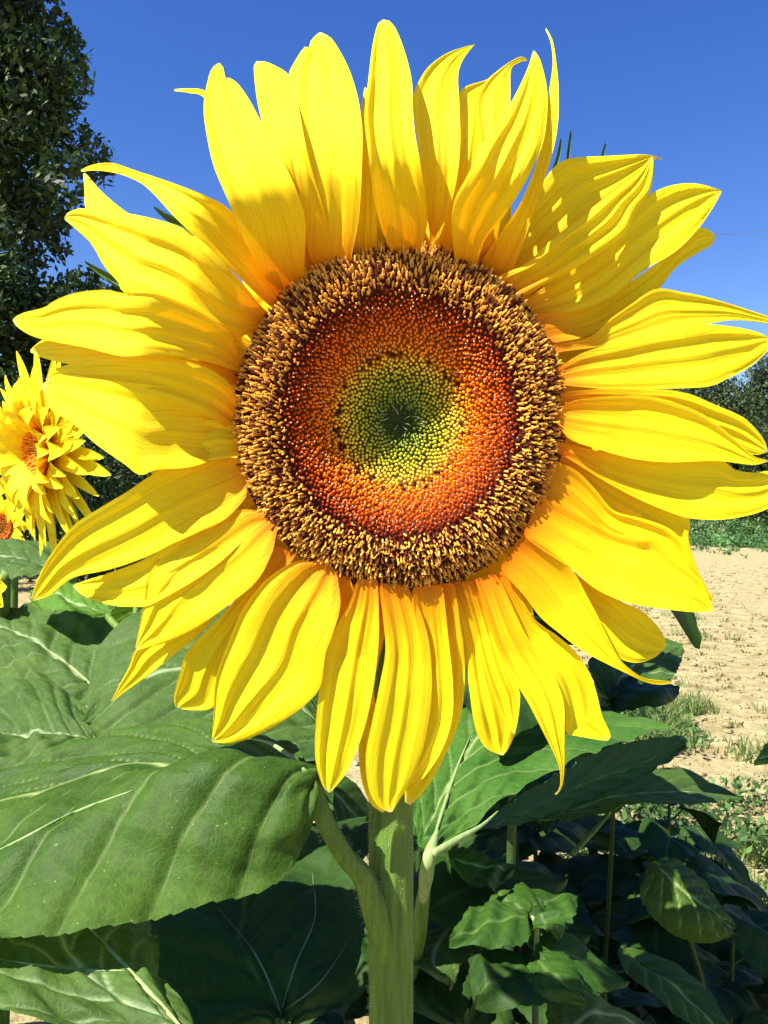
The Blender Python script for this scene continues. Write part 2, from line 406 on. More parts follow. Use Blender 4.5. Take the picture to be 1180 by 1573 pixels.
# grass and weeds on the sand
def blades(spots, seed, cols, hmin, hmax, wd):
    r = np.random.default_rng(seed); V = []; Fc = []; T = []; n0 = 0
    for (x, y, rad, n) in spots:
        an = r.uniform(0, 6.28, n); q = rad * np.sqrt(r.random(n)); X = x + q * np.cos(an); Yy = y + q * np.sin(an)
        hh = r.uniform(hmin, hmax, n); la = r.uniform(0, 6.28, n); le = r.uniform(.2, 1.0, n) * hh; wa = r.uniform(0, 6.28, n)
        Z = gz(X, Yy)
        for i in range(n):
            wx, wy = wd * math.cos(wa[i]), wd * math.sin(wa[i]); lx, ly = le[i] * math.cos(la[i]), le[i] * math.sin(la[i])
            V += [(X[i] - wx, Yy[i] - wy, Z[i]), (X[i] + wx, Yy[i] + wy, Z[i]),
                  (X[i] + lx * .4 + wx * .8, Yy[i] + ly * .4 + wy * .8, Z[i] + hh[i] * .6), (X[i] + lx * .4 - wx * .8, Yy[i] + ly * .4 - wy * .8, Z[i] + hh[i] * .6),
                  (X[i] + lx, Yy[i] + ly, Z[i] + hh[i])]
            Fc += [[n0, n0 + 1, n0 + 2, n0 + 3], [n0 + 3, n0 + 2, n0 + 4]]; n0 += 5
            k = r.random(); c = np.array(cols[0]) * (1 - k) + np.array(cols[1]) * k; T += [c] * 5
    return np.array(V), Fc, np.array(T)
sp = [(1.35 + .5 * random.gauss(0, .6), 4.7 + random.gauss(0, .35), 0.12, 110) for _ in range(40)]
sp += [(1.0 + random.random() * .5, 1.9 + random.random() * 1.0, 0.09, 70) for _ in range(26)]
sp += [(random.uniform(1.2, 3.4), random.uniform(3.2, 12), 0.07, 16) for _ in range(70)]
sp += [(random.uniform(-1.6, -.4), random.uniform(2.6, 5.5), 0.12, 60) for _ in range(30)]
V, Fc, T = blades(sp, 3, ((0.08, 0.15, 0.03), (0.25, 0.30, 0.09)), 0.03, 0.10, 0.0035)
tag(mesh('grass', V, Fc, M_weed, attrs={'tint': T}, smooth=False), 'sparse green grass tufts on the sandy soil', 'grass', kind='stuff')
sp = [(random.uniform(.9, 4.5), random.uniform(2.8, 16), 0.05, 9) for _ in range(520)]
V, Fc, T = blades(sp, 4, ((0.13, 0.10, 0.04), (0.22, 0.2, 0.07)), 0.01, 0.035, 0.006)
tag(mesh('dry_litter', V, Fc, M_weed, attrs={'tint': T}, smooth=False), 'brown dry weed bits scattered over the sand', 'litter', kind='stuff')
C = [np.array([1.25 + random.gauss(0, .18), 4.55 + random.gauss(0, .3), random.uniform(.02, .12)]) for _ in range(34)]
C += [np.array([random.uniform(.35, 1.5), random.uniform(2.2, 3.5), random.uniform(.0, .12)]) for _ in range(80)]
C += [np.array([random.uniform(-2.4, -.3), random.uniform(2.3, 6), random.uniform(.0, .2)]) for _ in range(160)]
V, Fc, T = leaf_cloud(C, [0.10] * len(C), 55, 0.017, ((0.04, 0.10, 0.025), (0.11, 0.2, 0.05)), 9, 0.6)
tag(mesh('weeds', V, Fc, M_weed, attrs={'tint': T}, smooth=False), 'small leafy green weeds on the ground under the sunflowers', 'weeds', kind='stuff')

# ------------------------------------------------------------------ leaves
def leaf_from_rails(rails, mid, parent, mat, nu=41, nv=90, quilt=0.0022, lat=6.5, saw=0.05, teeth=20, seed=0, veinw=0.035, name='leaf', veinamt=0.8, lobek=2.2):
    nR = len(rails); RR = np.stack([cr([up(*p) for p in r], nv) for r in rails], 1)      # nv, nR, 3
    s = np.linspace(0, 1, nu)
    # spline across the rails
    G = np.zeros((nv, nu, 3))
    for i in range(nv): G[i] = cr(RR[i], nu) if nR > 2 else cr(RR[i], nu)
    # across parameter of midrib
    um = mid / (nR - 1.0)
    u = np.where(s < um, (s - um) / max(um, 1e-6), (s - um) / max(1 - um, 1e-6)); u = np.clip(u, -1, 1)
    v = np.linspace(0, 1, nv)
    U, Vv = np.meshgrid(u, v, indexing='xy')
    rs = np.random.default_rng(seed)
    # teeth on the margin
    ph = (v * teeth) % 1.0; tooth = (ph - 0.4) * saw * (0.5 + 0.5 * rs.random(nv)) + smooth_noise(v, seed + 5) * 0.008
    for side in (0, 1):
        e = 0 if side == 0 else nu - 1; inn = 4 if side == 0 else nu - 5
        d = (G[:, e] - G[:, inn])
        for k in range(5):
            j = k if side == 0 else nu - 1 - k
            G[:, j] += d * (tooth * (1 - k / 5.0) * 4)[:, None]
    N = grid_normals(G)
    sgn = np.where(U < 0, 0.0, 0.37)
    S = Vv * lat - np.abs(U)**0.85 * lobek + sgn
    fr = np.abs((S + 0.5) % 1.0 - 0.5) * 2            # 0 on a vein, 1 between
    fr2 = np.abs((np.abs(U) * 7 + Vv * 9 + smooth_noise(Vv, seed + 2) * .15) % 1.0 - 0.5) * 2
    rise = (1 - np.exp(-(fr / 0.30)**2)) * quilt + 0.25 * quilt * fr2 * (np.abs(U) > .08)
    rise += quilt * 0.9 * (1 - np.exp(-(U / 0.10)**2))
    rise += smooth_noise(Vv * 1.3 + U * .4, seed + 9) * quilt * .6 + smooth_noise(U * .9 + Vv * .5, seed + 10) * quilt * .5
    flip = np.sign(N[..., 2].mean()) or 1
    G = G + N * flip * rise[..., None]
    lw = veinw * (1.2 - 0.6 * np.abs(U))
    vein = np.exp(-(fr / (lw * 3.2))**2) * veinamt * (1 - 0.6 * np.abs(U)) * (Vv < .97)
    vein = np.maximum(vein, np.exp(-(U / (veinw * (1.3 - .8 * Vv)))**2))
    return mesh(name, G.reshape(-1, 3), grid_faces(nv, nu), mat, parent, {'vein': vein.ravel()})

def stalk(name, pts, radii, parent, mat=None, seg=10, n=20, px=True, **kw):
    P = [up(*p) if px else np.array(p) for p in pts]
    V, Fc = tube(P, radii, seg, n, **kw)
    return mesh(name, V, Fc, mat or M_stem, parent)

# ------------------------------------------------------------------ main sunflower
YF = 0.44
DC = up(615, 640, YF); DR = 0.0848
main = empty('sunflower', (0.0102, 0.475, 0.0), 'large yellow sunflower in full bloom, close to the camera, facing it', 'sunflower')
SP = np.array([-0.55, 0.0, 0.84])      # sun direction in the flower's plane

def petal(Lp, Rp, layer, parent=main, bow=None, tip=None, seed=0, ridge=0.0008, nr=None, fold=0.0, Y0=YF, peak=None, name='petal'):
    nv, nu = 46, 25
    if parent is main and seed < 100:       # the claw of the petal tucks in under the disc
        bx, by = (Lp[0][0] + Rp[0][0]) / 2, (Lp[0][1] + Rp[0][1]) / 2; k_ = (26 if (bx - 615) * -.55 + (640 - by) * .84 > 0 else 9) / math.hypot(615 - bx, 640 - by)
        ins = lambda q: (q[0] + (615 - bx) * k_ + (bx - q[0]) * .15, q[1] + (640 - by) * k_ + (by - q[1]) * .15)
        Lp = [ins(Lp[0])] + list(Lp); Rp = [ins(Rp[0])] + list(Rp)
    L2 = cr(Lp, nv); R2 = cr(Rp, nv)
    rs = np.random.default_rng(seed * 13 + 5)
    v = np.linspace(0, 1, nv); s = np.linspace(-1, 1, nu)
    bc = (L2[0] + R2[0]) / 2; tc = (L2[-1] + R2[-1]) / 2
    d2 = np.array([tc[0] - bc[0], 0, bc[1] - tc[1]]); ln = np.linalg.norm(d2); d2 /= ln + 1e-9
    lm = ln / F * Y0
    facing = float(d2 @ SP)                            # >0: petal points towards the sun
    if peak is None: peak = rs.uniform(.36, .52) if facing > 0 else 0.6
    if bow is None: bow = 0.004 + min(1, max(0, facing / .45)) * (0.54 + rs.uniform(-.04, .05)) * peak * lm
    if tip is None: tip = 0.010 * facing if facing > 0.1 else 0.003 * facing
    xr = np.clip(v / peak, 0, 1); rise = np.where(v < peak, 1 - (1 - xr)**1.45, 1 - (1 - np.cos((v - peak) / (1 - peak) * np.pi / 2)))
    yprof = -bow * rise + tip * np.clip((v - peak) / (1 - peak), 0, 1)**1.5
    lay = layer * (0.0016 + 0.0034 * np.clip(v / 0.35, 0, 1))
    nrr = nr or rs.choice([2, 2, 3])
    wid = np.linalg.norm(L2 - R2, axis=1) / F * Y0      # metres
    G = np.zeros((nv, nu, 3)); UV = np.zeros((nv, nu, 2))
    ph = rs.uniform(-.4, .4)
    cup = rs.uniform(0.05, 0.16)
    wob = smooth_noise(v, seed + 31, 3) * .0006
    tw = rs.uniform(-.10, .10) + fold
    for i in range(nv):
        c = (L2[i] + R2[i]) / 2; hw = (R2[i] - L2[i]) / 2
        env = math.sin(min(1, v[i] * 1.6 + .12) * math.pi / 2) * (1 - max(0, v[i] - .86) * 5)
        rg = -ridge * env * np.cos(s * np.pi * nrr + ph + .5 * v[i]) * min(1, wid[i] / .018)
        rg += -0.35 * ridge * env * np.cos(s * np.pi * (nrr * 2 + 1) + 2 * ph + 1.1)
        cupd = -(s**2) * cup * wid[i] * (1 - .5 * v[i]) + tw * s * wid[i]
        yy = Y0 + (0.004 if facing > 0 else 0.004 + 0.0095 * max(-1, facing * 1.5)) + lay[i] + yprof[i] + rg + cupd + wob[i]
        P2 = c[None] + s[:, None] * hw[None]
        G[i, :, 0] = (P2[:, 0] - 590) / F * yy; G[i, :, 1] = yy; G[i, :, 2] = H + (786.5 - P2[:, 1]) / F * yy
        UV[i, :, 0] = s * max(.25, wid[i] / .02) + seed * 3.1; UV[i, :, 1] = v[i] * 1.0
    # true distance from the disc drives pigment and painted shade: short petals stay orange at the base only
    return mesh(name, G.reshape(-1, 3), grid_faces(nv, nu), M_petal, parent, {'uvp': UV.reshape(-1, 2)})

T0 = lambda pts, tip: pts + [tip]
PET = [
 # (L edge base->tip, R edge base->tip, layer, kwargs)
 ([(407,425),(376,371),(351,310),(328,254),(316,198),(313,162),(318,129),(325,106),(335,97)], [(468,420),(470,350),(463,312),(442,261),(422,223),(402,188),(384,155),(366,129),(351,119),(347,121),(342,100),(338,97)], 0, dict(nr=2)),
 ([(465,400),(430,290),(402,185),(394,147),(390,104),(394,94)], [(520,390),(476,250),(456,150),(443,115),(427,103),(409,95),(396,94)], 2, {}),
 ([(474,390),(462,310),(448,240),(443,170),(443,118),(452,96),(468,72),(473,79),(478,62),(490,50)], [(540,398),(552,330),(557,220),(554,175),(548,142),(534,101),(511,61),(494,50)], 1, dict(nr=3)),
 ([(540,398),(550,300),(553,200),(556,160),(560,135)], [(580,390),(577,300),(572,200),(566,150),(562,134)], 2, {}),
 ([(600,385),(586,351),(575,308),(566,236),(560,178),(566,121),(572,72),(580,38),(588,30)], [(646,384),(657,337),(648,265),(638,207),(634,165),(633,127),(624,86),(609,46),(597,31),(590,30)], 0, dict(nr=2, ridge=.0017)),
 ([(660,358),(652,314),(647,265),(641,216),(634,164),(636,142),(655,106),(684,83),(713,72),(729,68)], [(667,368),(687,331),(701,279),(707,222),(706,164),(704,115),(713,89),(730,68)], 1, dict(nr=2)),
 ([(670,380),(695,300),(706,200),(704,150),(715,133),(748,122),(770,108)], [(720,385),(740,250),(765,150),(771,112)], 3, {}),
 ([(722,388),(736,300),(737,219),(732,170),(733,150),(739,135),(753,118),(779,98),(799,87),(809,90)], [(760,385),(781,250),(784,150),(785,108),(795,98),(804,94),(810,94)], 2, {}),
 ([(698,402),(694,351),(698,308),(719,268),(742,219),(771,181),(794,141),(811,104),(819,78)], [(732,406),(747,366),(771,337),(799,294),(822,251),(837,207),(841,144),(831,95),(821,78)], 0, dict(nr=3, ridge=.0014)),
 ([(740,400),(800,310),(833,220),(842,150),(849,100),(846,65),(838,46)], [(790,410),(822,320),(846,245),(857,190),(858,135),(854,92),(849,62),(839,43)], 2, {}),
 ([(728,405),(762,352),(792,332),(829,286),(852,256),(878,243),(941,239),(986,237),(1003,239),(1017,244)], [(775,440),(822,412),(876,362),(940,315),(988,266),(1004,245),(1017,247)], 2, dict(ridge=.0008)),
 ([(758,428),(809,404),(848,368),(919,312),(978,267),(1001,240)], [(815,450),(866,422),(919,390),(963,357),(978,323),(999,293),(1004,256),(1003,241)], 1, dict(nr=3, ridge=.0016)),
 ([(805,465),(850,430),(910,385),(971,323),(997,299),(1034,284),(1071,282),(1108,292)], [(825,484),(889,478),(941,455),(989,416),(1038,386),(1071,353),(1090,327),(1109,295)], 2, dict(nr=3)),
 ([(829,482),(889,474),(941,450),(1010,404),(1060,357),(1082,350),(1098,360)], [(856,526),(908,514),(966,480),(1010,446),(1040,410),(1075,387),(1094,376),(1099,364)], 3, {}),
 ([(857,527),(906,518),(935,492),(967,469),(1007,444),(1050,449),(1099,460),(1180,486),(1205,497)], [(865,540),(926,532),(998,519),(1042,506),(1085,498),(1128,492),(1180,497),(1205,500)], 2, dict(ridge=.0006)),
 ([(862,562),(898,541),(955,525),(998,513),(1053,502),(1085,498),(1128,502),(1160,509),(1184,519)], [(868,592),(941,598),(1013,597),(1085,594),(1117,582),(1151,564),(1177,541),(1186,520)], 1, dict(nr=3)),
 ([(866,603),(926,597),(1013,597),(1056,604),(1099,622),(1143,642),(1171,671),(1180,692)], [(868,640),(960,665),(1040,672),(1099,682),(1157,698),(1179,694)], 2, {}),
 ([(858,632),(872,619),(898,612),(955,608),(998,608),(1042,620),(1085,639),(1128,674),(1157,700),(1180,707)], [(855,650),(875,674),(912,688),(970,704),(1027,710),(1099,708),(1157,714),(1180,709)], 1, dict(nr=2, ridge=.0007)),
 ([(862,680),(926,694),(984,702),(1099,706),(1130,722),(1160,726),(1185,724),(1215,740)], [(866,700),(926,737),(984,768),(1047,793),(1085,798),(1128,796),(1180,781),(1213,750)], 2, dict(ridge=.0006)),
 ([(875,695),(947,735),(1010,765),(1057,790),(1059,832),(1077,887),(1096,919),(1100,925)], [(855,745),(930,800),(1000,850),(1060,900),(1098,926)], 3, {}),
 ([(852,708),(885,722),(915,752),(943,784),(985,796),(1025,810),(1050,833),(1064,865),(1082,895),(1094,930)], [(838,762),(890,800),(950,850),(1020,890),(1092,932)], 2, dict(nr=2)),
 ([(838,765),(890,791),(940,816),(985,827),(1007,828),(1040,860),(1075,890),(1087,912),(1097,937)], [(810,828),(845,852),(879,874),(913,903),(958,924),(1004,933),(1060,940),(1096,940)], 1, dict(nr=2, ridge=.0007)),
 ([(845,845),(900,893),(950,922),(985,938),(1010,962),(1023,985),(1022,996)], [(830,860),(880,900),(905,940),(930,985),(950,1010),(975,1018),(1000,1013),(1020,999)], 3, {}),
 ([(818,830),(850,850),(879,875),(900,912),(919,948),(937,985),(955,1016),(986,1040),(1013,1045),(1032,1046)], [(772,878),(806,916),(830,948),(861,974),(897,1001),(949,1028),(992,1048),(1015,1052),(1032,1050)], 1, dict(nr=2, ridge=.0007)),
 ([(785,880),(816,945),(857,977),(884,1001),(906,1034),(917,1066),(925,1099),(938,1128),(935,1137)], [(760,893),(770,901),(803,968),(830,1009),(857,1050),(869,1093),(870,1126),(884,1130),(911,1135),(931,1138)], 2, dict(nr=2)),
 ([(766,888),(780,915),(808,974),(846,1028),(862,1063),(868,1093),(868,1131),(867,1185),(863,1210),(855,1221)], [(732,898),(740,920),(754,968),(776,1023),(808,1074),(835,1126),(857,1172),(861,1200),(858,1214),(852,1220)], 1, dict(nr=2)),
 ([(740,898),(760,960),(778,1020),(797,1058),(799,1077),(796,1105),(791,1127)], [(712,903),(728,960),(742,1020),(757,1070),(775,1108),(789,1127)], 2, {}),
 ([(735,900),(752,960),(770,1040),(785,1080),(793,1115),(789,1133),(780,1152),(773,1160)], [(686,905),(698,930),(713,996),(720,1050),(727,1104),(735,1132),(748,1150),(768,1160)], 3, {}),
 ([(700,904),(706,950),(713,1000),(714,1055),(706,1107),(684,1160),(656,1210),(630,1237)], [(650,908),(652,1000),(640,1100),(622,1190),(622,1232)], 3, {}),
 ([(681,907),(689,982),(696,1053),(694,1107),(675,1160),(643,1203),(612,1220)], [(634,911),(645,1000),(645,1100),(620,1180),(606,1218)], 2, dict(nr=2)),
 ([(630,908),(649,947),(661,1000),(663,1071),(652,1142),(634,1196),(613,1230),(603,1247)], [(583,905),(588,947),(592,1000),(583,1053),(572,1107),(562,1160),(566,1210),(580,1238),(598,1248)], 1, dict(nr=3, ridge=.0006)),
 ([(600,905),(590,980),(575,1060),(590,1150),(600,1220),(590,1247)], [(566,905),(568,1000),(556,1080),(551,1150),(556,1200),(570,1235),(587,1248)], 3, {}),
 ([(581,900),(582,982),(574,1053),(563,1107),(549,1150),(531,1189),(508,1217)], [(546,898),(535,929),(513,972),(497,1018),(487,1089),(484,1160),(494,1203),(504,1217)], 1, dict(nr=2, ridge=.0012)),
 ([(540,895),(560,960),(545,1060),(520,1110),(490,1140)], [(505,890),(500,970),(488,1080),(484,1120),(488,1140)], 3, {}),
 ([(519,888),(523,929),(512,972),(500,1005),(489,1061),(442,1103),(389,1132),(353,1142),(326,1140)], [(482,862),(455,862),(425,878),(400,900),(371,940),(353,982),(339,1018),(330,1053),(328,1100),(325,1137)], 0, dict(nr=3, ridge=.0014)),
 ([(450,860),(405,920),(360,1000),(338,1060),(325,1088),(290,1091),(277,1088)], [(420,845),(400,875),(373,908),(336,950),(290,998),(276,1035),(267,1070),(270,1086)], 2, {}),
 ([(424,822),(418,849),(395,892),(354,927),(306,961),(261,985),(225,995),(210,999)], [(403,786),(375,782),(345,792),(298,819),(261,845),(230,880),(222,920),(213,968),(208,995)], 0, dict(nr=3)),
 ([(400,860),(350,925),(306,975),(262,1010),(225,1040),(185,1068),(173,1078)], [(380,840),(280,950),(215,990),(198,1025),(182,1055),(171,1077)], 2, {}),
 ([(382,745),(377,765),(347,797),(309,816),(268,834),(224,856),(168,875),(112,888),(75,916),(51,923)], [(372,705),(345,701),(310,702),(283,705),(239,726),(194,756),(157,778),(112,808),(75,856),(56,894),(48,921)], 0, dict(nr=2)),
 ([(405,800),(330,870),(240,925),(205,932),(168,929),(130,916),(113,902)], [(370,790),(300,815),(224,858),(168,880),(130,892),(112,900)], 2, {}),
 ([(368,700),(330,706),(290,712),(255,722),(235,730)], [(362,655),(330,645),(305,652),(275,675),(245,708),(232,726)], 1, {}),
 ([(362,690),(300,716),(240,722),(215,730),(190,712),(146,681),(112,650),(78,628),(64,593)], [(356,640),(315,615),(258,595),(203,588),(153,582),(100,575),(66,589)], 3, {}),
 ([(352,658),(319,640),(237,611),(153,600),(102,594),(72,585)], [(368,612),(346,583),(305,560),(237,545),(170,545),(120,556),(85,567),(70,582)], 2, dict(nr=3)),
 ([(355,590),(280,578),(200,562),(120,561),(70,551),(47,541)], [(350,545),(280,520),(150,500),(80,515),(62,524),(47,537)], 3, {}),
 ([(362,570),(339,562),(305,553),(237,546),(186,547),(136,535),(61,520),(30,505),(20,493)], [(368,545),(356,515),(325,490),(288,470),(240,452),(190,450),(163,445),(119,449),(85,461),(68,472),(34,481),(20,490)], 1, dict(nr=3)),
 ([(388,510),(366,518),(315,510),(249,470),(192,450),(182,434),(161,410),(141,376),(121,356),(100,338)], [(402,471),(385,450),(351,410),(317,376),(283,352),(249,339),(192,327),(131,320),(107,325),(99,334)], 1, dict(nr=3, ridge=.0014)),
 ([(385,500),(300,440),(220,380),(140,335),(131,318),(130,295),(128,268)], [(400,470),(330,410),(250,360),(192,324),(155,293),(138,273),(130,265)], 3, {}),
 ([(405,462),(358,417),(311,373),(270,335),(239,301),(216,281),(182,267),(148,262),(125,264)], [(432,435),(405,383),(375,345),(348,318),(317,301),(266,281),(209,262),(172,250),(141,253),(124,261)], 2, dict(nr=2)),
 ([(420,430),(340,215),(316,153),(290,143),(268,140)], [(440,430),(360,210),(320,144),(290,136),(268,137)], 3, {}),
]
for k, (L_, R_, ly, kw) in enumerate(PET): petal(L_, R_, ly, seed=k + 1, **kw)
# short back petals that close the gaps between the long ones
for k in range(26):
    a = 2 * math.pi * (k + .35) / 26; c, s_ = math.cos(a), math.sin(a)
    r0, r1 = 215, 240 + random.uniform(115, 145) + (45 if (c * .55 + s_ * .84) > .3 else 0); wd_ = 40
    def pt(r, t): return (615 + r * c - t * s_, 640 + r * s_ + t * c)
    L_ = [pt(r0, -wd_ * .6), pt(r0 + (r1 - r0) * .4, -wd_), pt(r0 + (r1 - r0) * .8, -wd_ * .55), pt(r1, -1)]
    R_ = [pt(r0, wd_ * .6), pt(r0 + (r1 - r0) * .4, wd_), pt(r0 + (r1 - r0) * .8, wd_ * .55), pt(r1, 1)]
    petal(L_, R_, 4, seed=100 + k)

# --- disc: ringed crater of florets
def dh(q):     # height towards the camera at relative radius q
    return np.interp(q, [0, .08, .2, .34, .45, .56, .68, .80, .90, 1.0, 1.06], [-.0185, -.0190, -.0190, -.0175, -.0115, -.0015, .0065, .0085, .0050, -.0020, -.010])
nq, na = 40, 96
V = []
for i in range(nq):
    q = 1.04 * i / (nq - 1)
    for j in range(na):
        a = 2 * math.pi * j / na
        V.append((DC[0] + DR * q * math.cos(a), DC[1] - dh(q), DC[2] + 1.035 * DR * q * math.sin(a)))
Fc = [[i * na + j, i * na + (j + 1) % na, (i + 1) * na + (j + 1) % na, (i + 1) * na + j] for i in range(nq - 1) for j in range(na)]
qs = np.repeat(1.04 * np.arange(nq) / (nq - 1), na)
def rampc(q, stops):
    xs = [s[0] for s in stops]; return np.stack([np.interp(q, xs, [s[1][k] for s in stops]) for k in range(3)], -1)
T = rampc(qs, [(0, (.03, .05, .012)), (.3, (.05, .05, .008)), (.45, (.22, .05, .006)), (.6, (.12, .02, .004)), (.7, (.06, .010, .004)), (1, (.03, .006, .004))])
mesh('disc', np.array(V), Fc, M_tint, main, {'tint': T})

class Florets:
    def __init__(s): s.V = []; s.F = []; s.T = []; s.n = 0
    def add(s, base, axis, prof, seg=6, bend=None):
        """prof: list of (distance, radius, colour)"""
        axis = axis / np.linalg.norm(axis); ref = np.array([0, 0, 1.0]) if abs(axis[2]) < .9 else np.array([1.0, 0, 0])
        a = np.cross(axis, ref); a /= np.linalg.norm(a); b = np.cross(axis, a)
        th = np.linspace(0, 2 * np.pi, seg, endpoint=False); m = len(prof); L = prof[-1][0]
        for d, r, c in prof:
            ctr = base + axis * d + (bend * (d / L)**2 if bend is not None else 0)
            s.V.append(ctr + r * (np.outer(np.cos(th), a) + np.outer(np.sin(th), b))); s.T.append(np.tile(c, (seg, 1)))
        for i in range(m - 1):
            for j in range(seg):
                j2 = (j + 1) % seg; q = s.n + i * seg
                s.F.append([q + j, q + j2, q + seg + j2, q + seg + j])
        s.F.append([s.n + (m - 1) * seg + j for j in range(seg)])
        s.n += m * seg
    def build(s, name, parent):
        if s.V: return mesh(name, np.vstack(s.V), s.F, M_tint, parent, {'tint': np.vstack(s.T)})
outer, ring, buds = Florets(), Florets(), Florets()
NF = 6000; GA = math.pi * (3 - math.sqrt(5))
r = np.random.default_rng(21)
A = np.array
for k in range(NF):
    q = math.sqrt((k + .5) / NF); a = k * GA
    jit = .0003
    x = DC[0] + DR * q * math.cos(a) + r.normal() * jit; z = DC[2] + 1.05 * DR * q * math.sin(a) + r.normal() * jit
    y = DC[1] - dh(q); rad = A([math.cos(a), 0, math.sin(a)]); fw = A([0, -1.0, 0]); tan = np.cross(rad, fw)
    slope = (dh(q + .02) - dh(q - .02)) / (.04 * DR); nrm = fw * 1.0 - rad * slope * (1.0); nrm /= np.linalg.norm(nrm)
    base = A([x, y, z]); tone = r.uniform(.7, 1.25)
    edge = q + r.normal() * .018
    if edge > .70:
        ax = nrm + rad * r.uniform(.35, .95) + tan * r.normal() * .13 + rad * (q - .85) * 1.0
        Ln = r.uniform(.0036, .0060) * (1 if q < .95 else .8)
        gold = A([.74, .37, .055]) * tone if r.random() < .85 else A([.34, .13, .03])
        dark = A([.16, .035, .014]); mid = A([.30, .09, .02]) * tone
        if r.random() < (.22 if q > .78 else .12): gold = A([.12, .03, .015])
        w_ = r.uniform(.00044, .00064)
        outer.add(base - nrm * .001, ax, [(0, w_ * 1.1, dark), (Ln * .22, w_, dark), (Ln * .36, w_, mid), (Ln * .47, w_ * 1.05, gold), (Ln * .88, w_ * 1.05, gold * 1.1), (Ln, w_ * .4, gold * 1.15)], 6, tan * r.normal() * .0006 + rad * r.uniform(0, .0014))
        if r.random() < .35:        # forked style tips curling out
            tipb = base - nrm * .001 + ax / np.linalg.norm(ax) * Ln
            for sg in (-1, 1):
                outer.add(tipb, ax * .4 + tan * sg * r.uniform(.6, 1.2), [(0, .00028, gold), (.0007, .00024, gold * 1.1), (.0012, .0001, gold * 1.2)], 5, -nrm * 0.0004)
    elif edge > .405:
        red = rampc(A(q), [(.40, (.90, .40, .012)), (.49, (.88, .24, .007)), (.61, (.70, .12, .006)), (.70, (.22, .022, .005))]) * tone
        Ln = r.uniform(.0022, .0034); w_ = .00090
        ring.add(base - nrm * .0008, nrm + rad * .15 + tan * r.normal() * .16 + rad * r.normal() * .12, [(0, w_, red * .5), (Ln * .5, w_, red * .95), (Ln * .85, w_ * .72, red), (Ln, w_ * .3, red * 1.2)], 6)
        if r.random() < .30:
            tb = base - nrm * .0008 + nrm * Ln
            pk = A([.80, .50, .32]) if q > .5 else A([.75, .6, .3])
            ring.add(tb - nrm * .0004, nrm + rad * .1 + tan * r.normal() * .2, [(0, .0002, red), (.0006, .00038, pk), (.0011, .00040, pk), (.0014, .00012, pk)], 5)
    else:
        cc = rampc(A(q), [(0, (.035, .09, .02)), (.08, (.06, .13, .025)), (.14, (.22, .32, .035)), (.25, (.48, .50, .04)), (.34, (.80, .62, .06)), (.42, (.90, .58, .05))]) * tone
        if q > .385 and r.random() < .45: cc = A([.05, .014, .006])
        w_ = .00092 if q > .1 else .0005; Ln = .0026 if q > .12 else r.uniform(.002, .0045)
        buds.add(base - nrm * .0012, nrm + rad * (.25 if q < .14 else .0) + tan * r.normal() * (.35 if q < .14 else .06), [(0, w_, cc * .5), (Ln * .45, w_, cc * .9), (Ln * .78, w_ * .8, cc), (Ln * .95, w_ * .45, cc * 1.1), (Ln, w_ * .12, cc * 1.1)], 8)
        if q < .16 and r.random() < .2:
            buds.add(base, nrm + rad * .8 + tan * r.normal() * .5, [(0, .0003, A([.3, .4, .12])), (.003, .0002, A([.5, .55, .3])), (.005, .00006, A([.6, .65, .4]))], 4)
outer.build('pollen_florets', main); ring.build('red_florets', main); buds.build('bud_florets', main)

# receptacle, bracts
V = []; Fc = []; rr_ = [(.0205, .0), (.0205, .045), (.0185, .074), (.020, .080), (.022, .076), (.030, .050), (.040, .022), (.046, .014)]
for i, (yy_, rd_) in enumerate(rr_):
    for j in range(40):
        a = 2 * math.pi * j / 40; V.append(DC + A([rd_ * math.cos(a), yy_, rd_ * math.sin(a) - (.012 if i > 5 else 0)]))
        if i: Fc.append([(i - 1) * 40 + j, (i - 1) * 40 + (j + 1) % 40, i * 40 + (j + 1) % 40, i * 40 + j])
mesh('receptacle', V, Fc, M_bract, main)
def bract(P, w0):
    n = 12; C_ = cr(P, n); V = []; 
    for i in range(n):
        t = i / (n - 1); wd = w0 * math.sin(min(1, .35 + t) * math.pi / 2 if t < .5 else (1 - t) * math.pi) + .0004
        T_ = C_[min(i + 1, n - 1)] - C_[max(i - 1, 0)]; sd = np.cross(T_, [0, 1, 0]); sd /= np.linalg.norm(sd) + 1e-9
        V += [C_[i] - sd * wd + [0, -.001, 0], C_[i] + [0, .001, 0], C_[i] + sd * wd + [0, -.001, 0]]
    Fc = grid_faces(n, 3); mesh('bract', np.array(V), Fc, M_bract, main)
for k in range(26):
    a = 2 * math.pi * (k + random.random() * .6) / 26; d = A([math.cos(a), 0, math.sin(a)])
    bract([DC + d * .070 + A([0, .024, 0]), DC + d * .093 + A([0, .030, 0]), DC + d * random.uniform(.112, .125) + A([0, .036, 0])], .011)
for P in ([(330, 400, .468), (290, 352, .470), (258, 335, .468), (236, 318, .462)], [(860, 330, .468), (870, 270, .470), (873, 235, .47), (877, 200, .468)],
          [(900, 330, .468), (922, 280, .470), (925, 240, .47), (931, 219, .468)], [(260, 450, .468), (195, 440, .472), (165, 425, .472), (130, 402, .47)],
          [(835, 300, .47), (855, 250, .472), (862, 212, .47)]):
    bract([up(*p) for p in P], .0008 if P[0][0] > 600 else .0022)

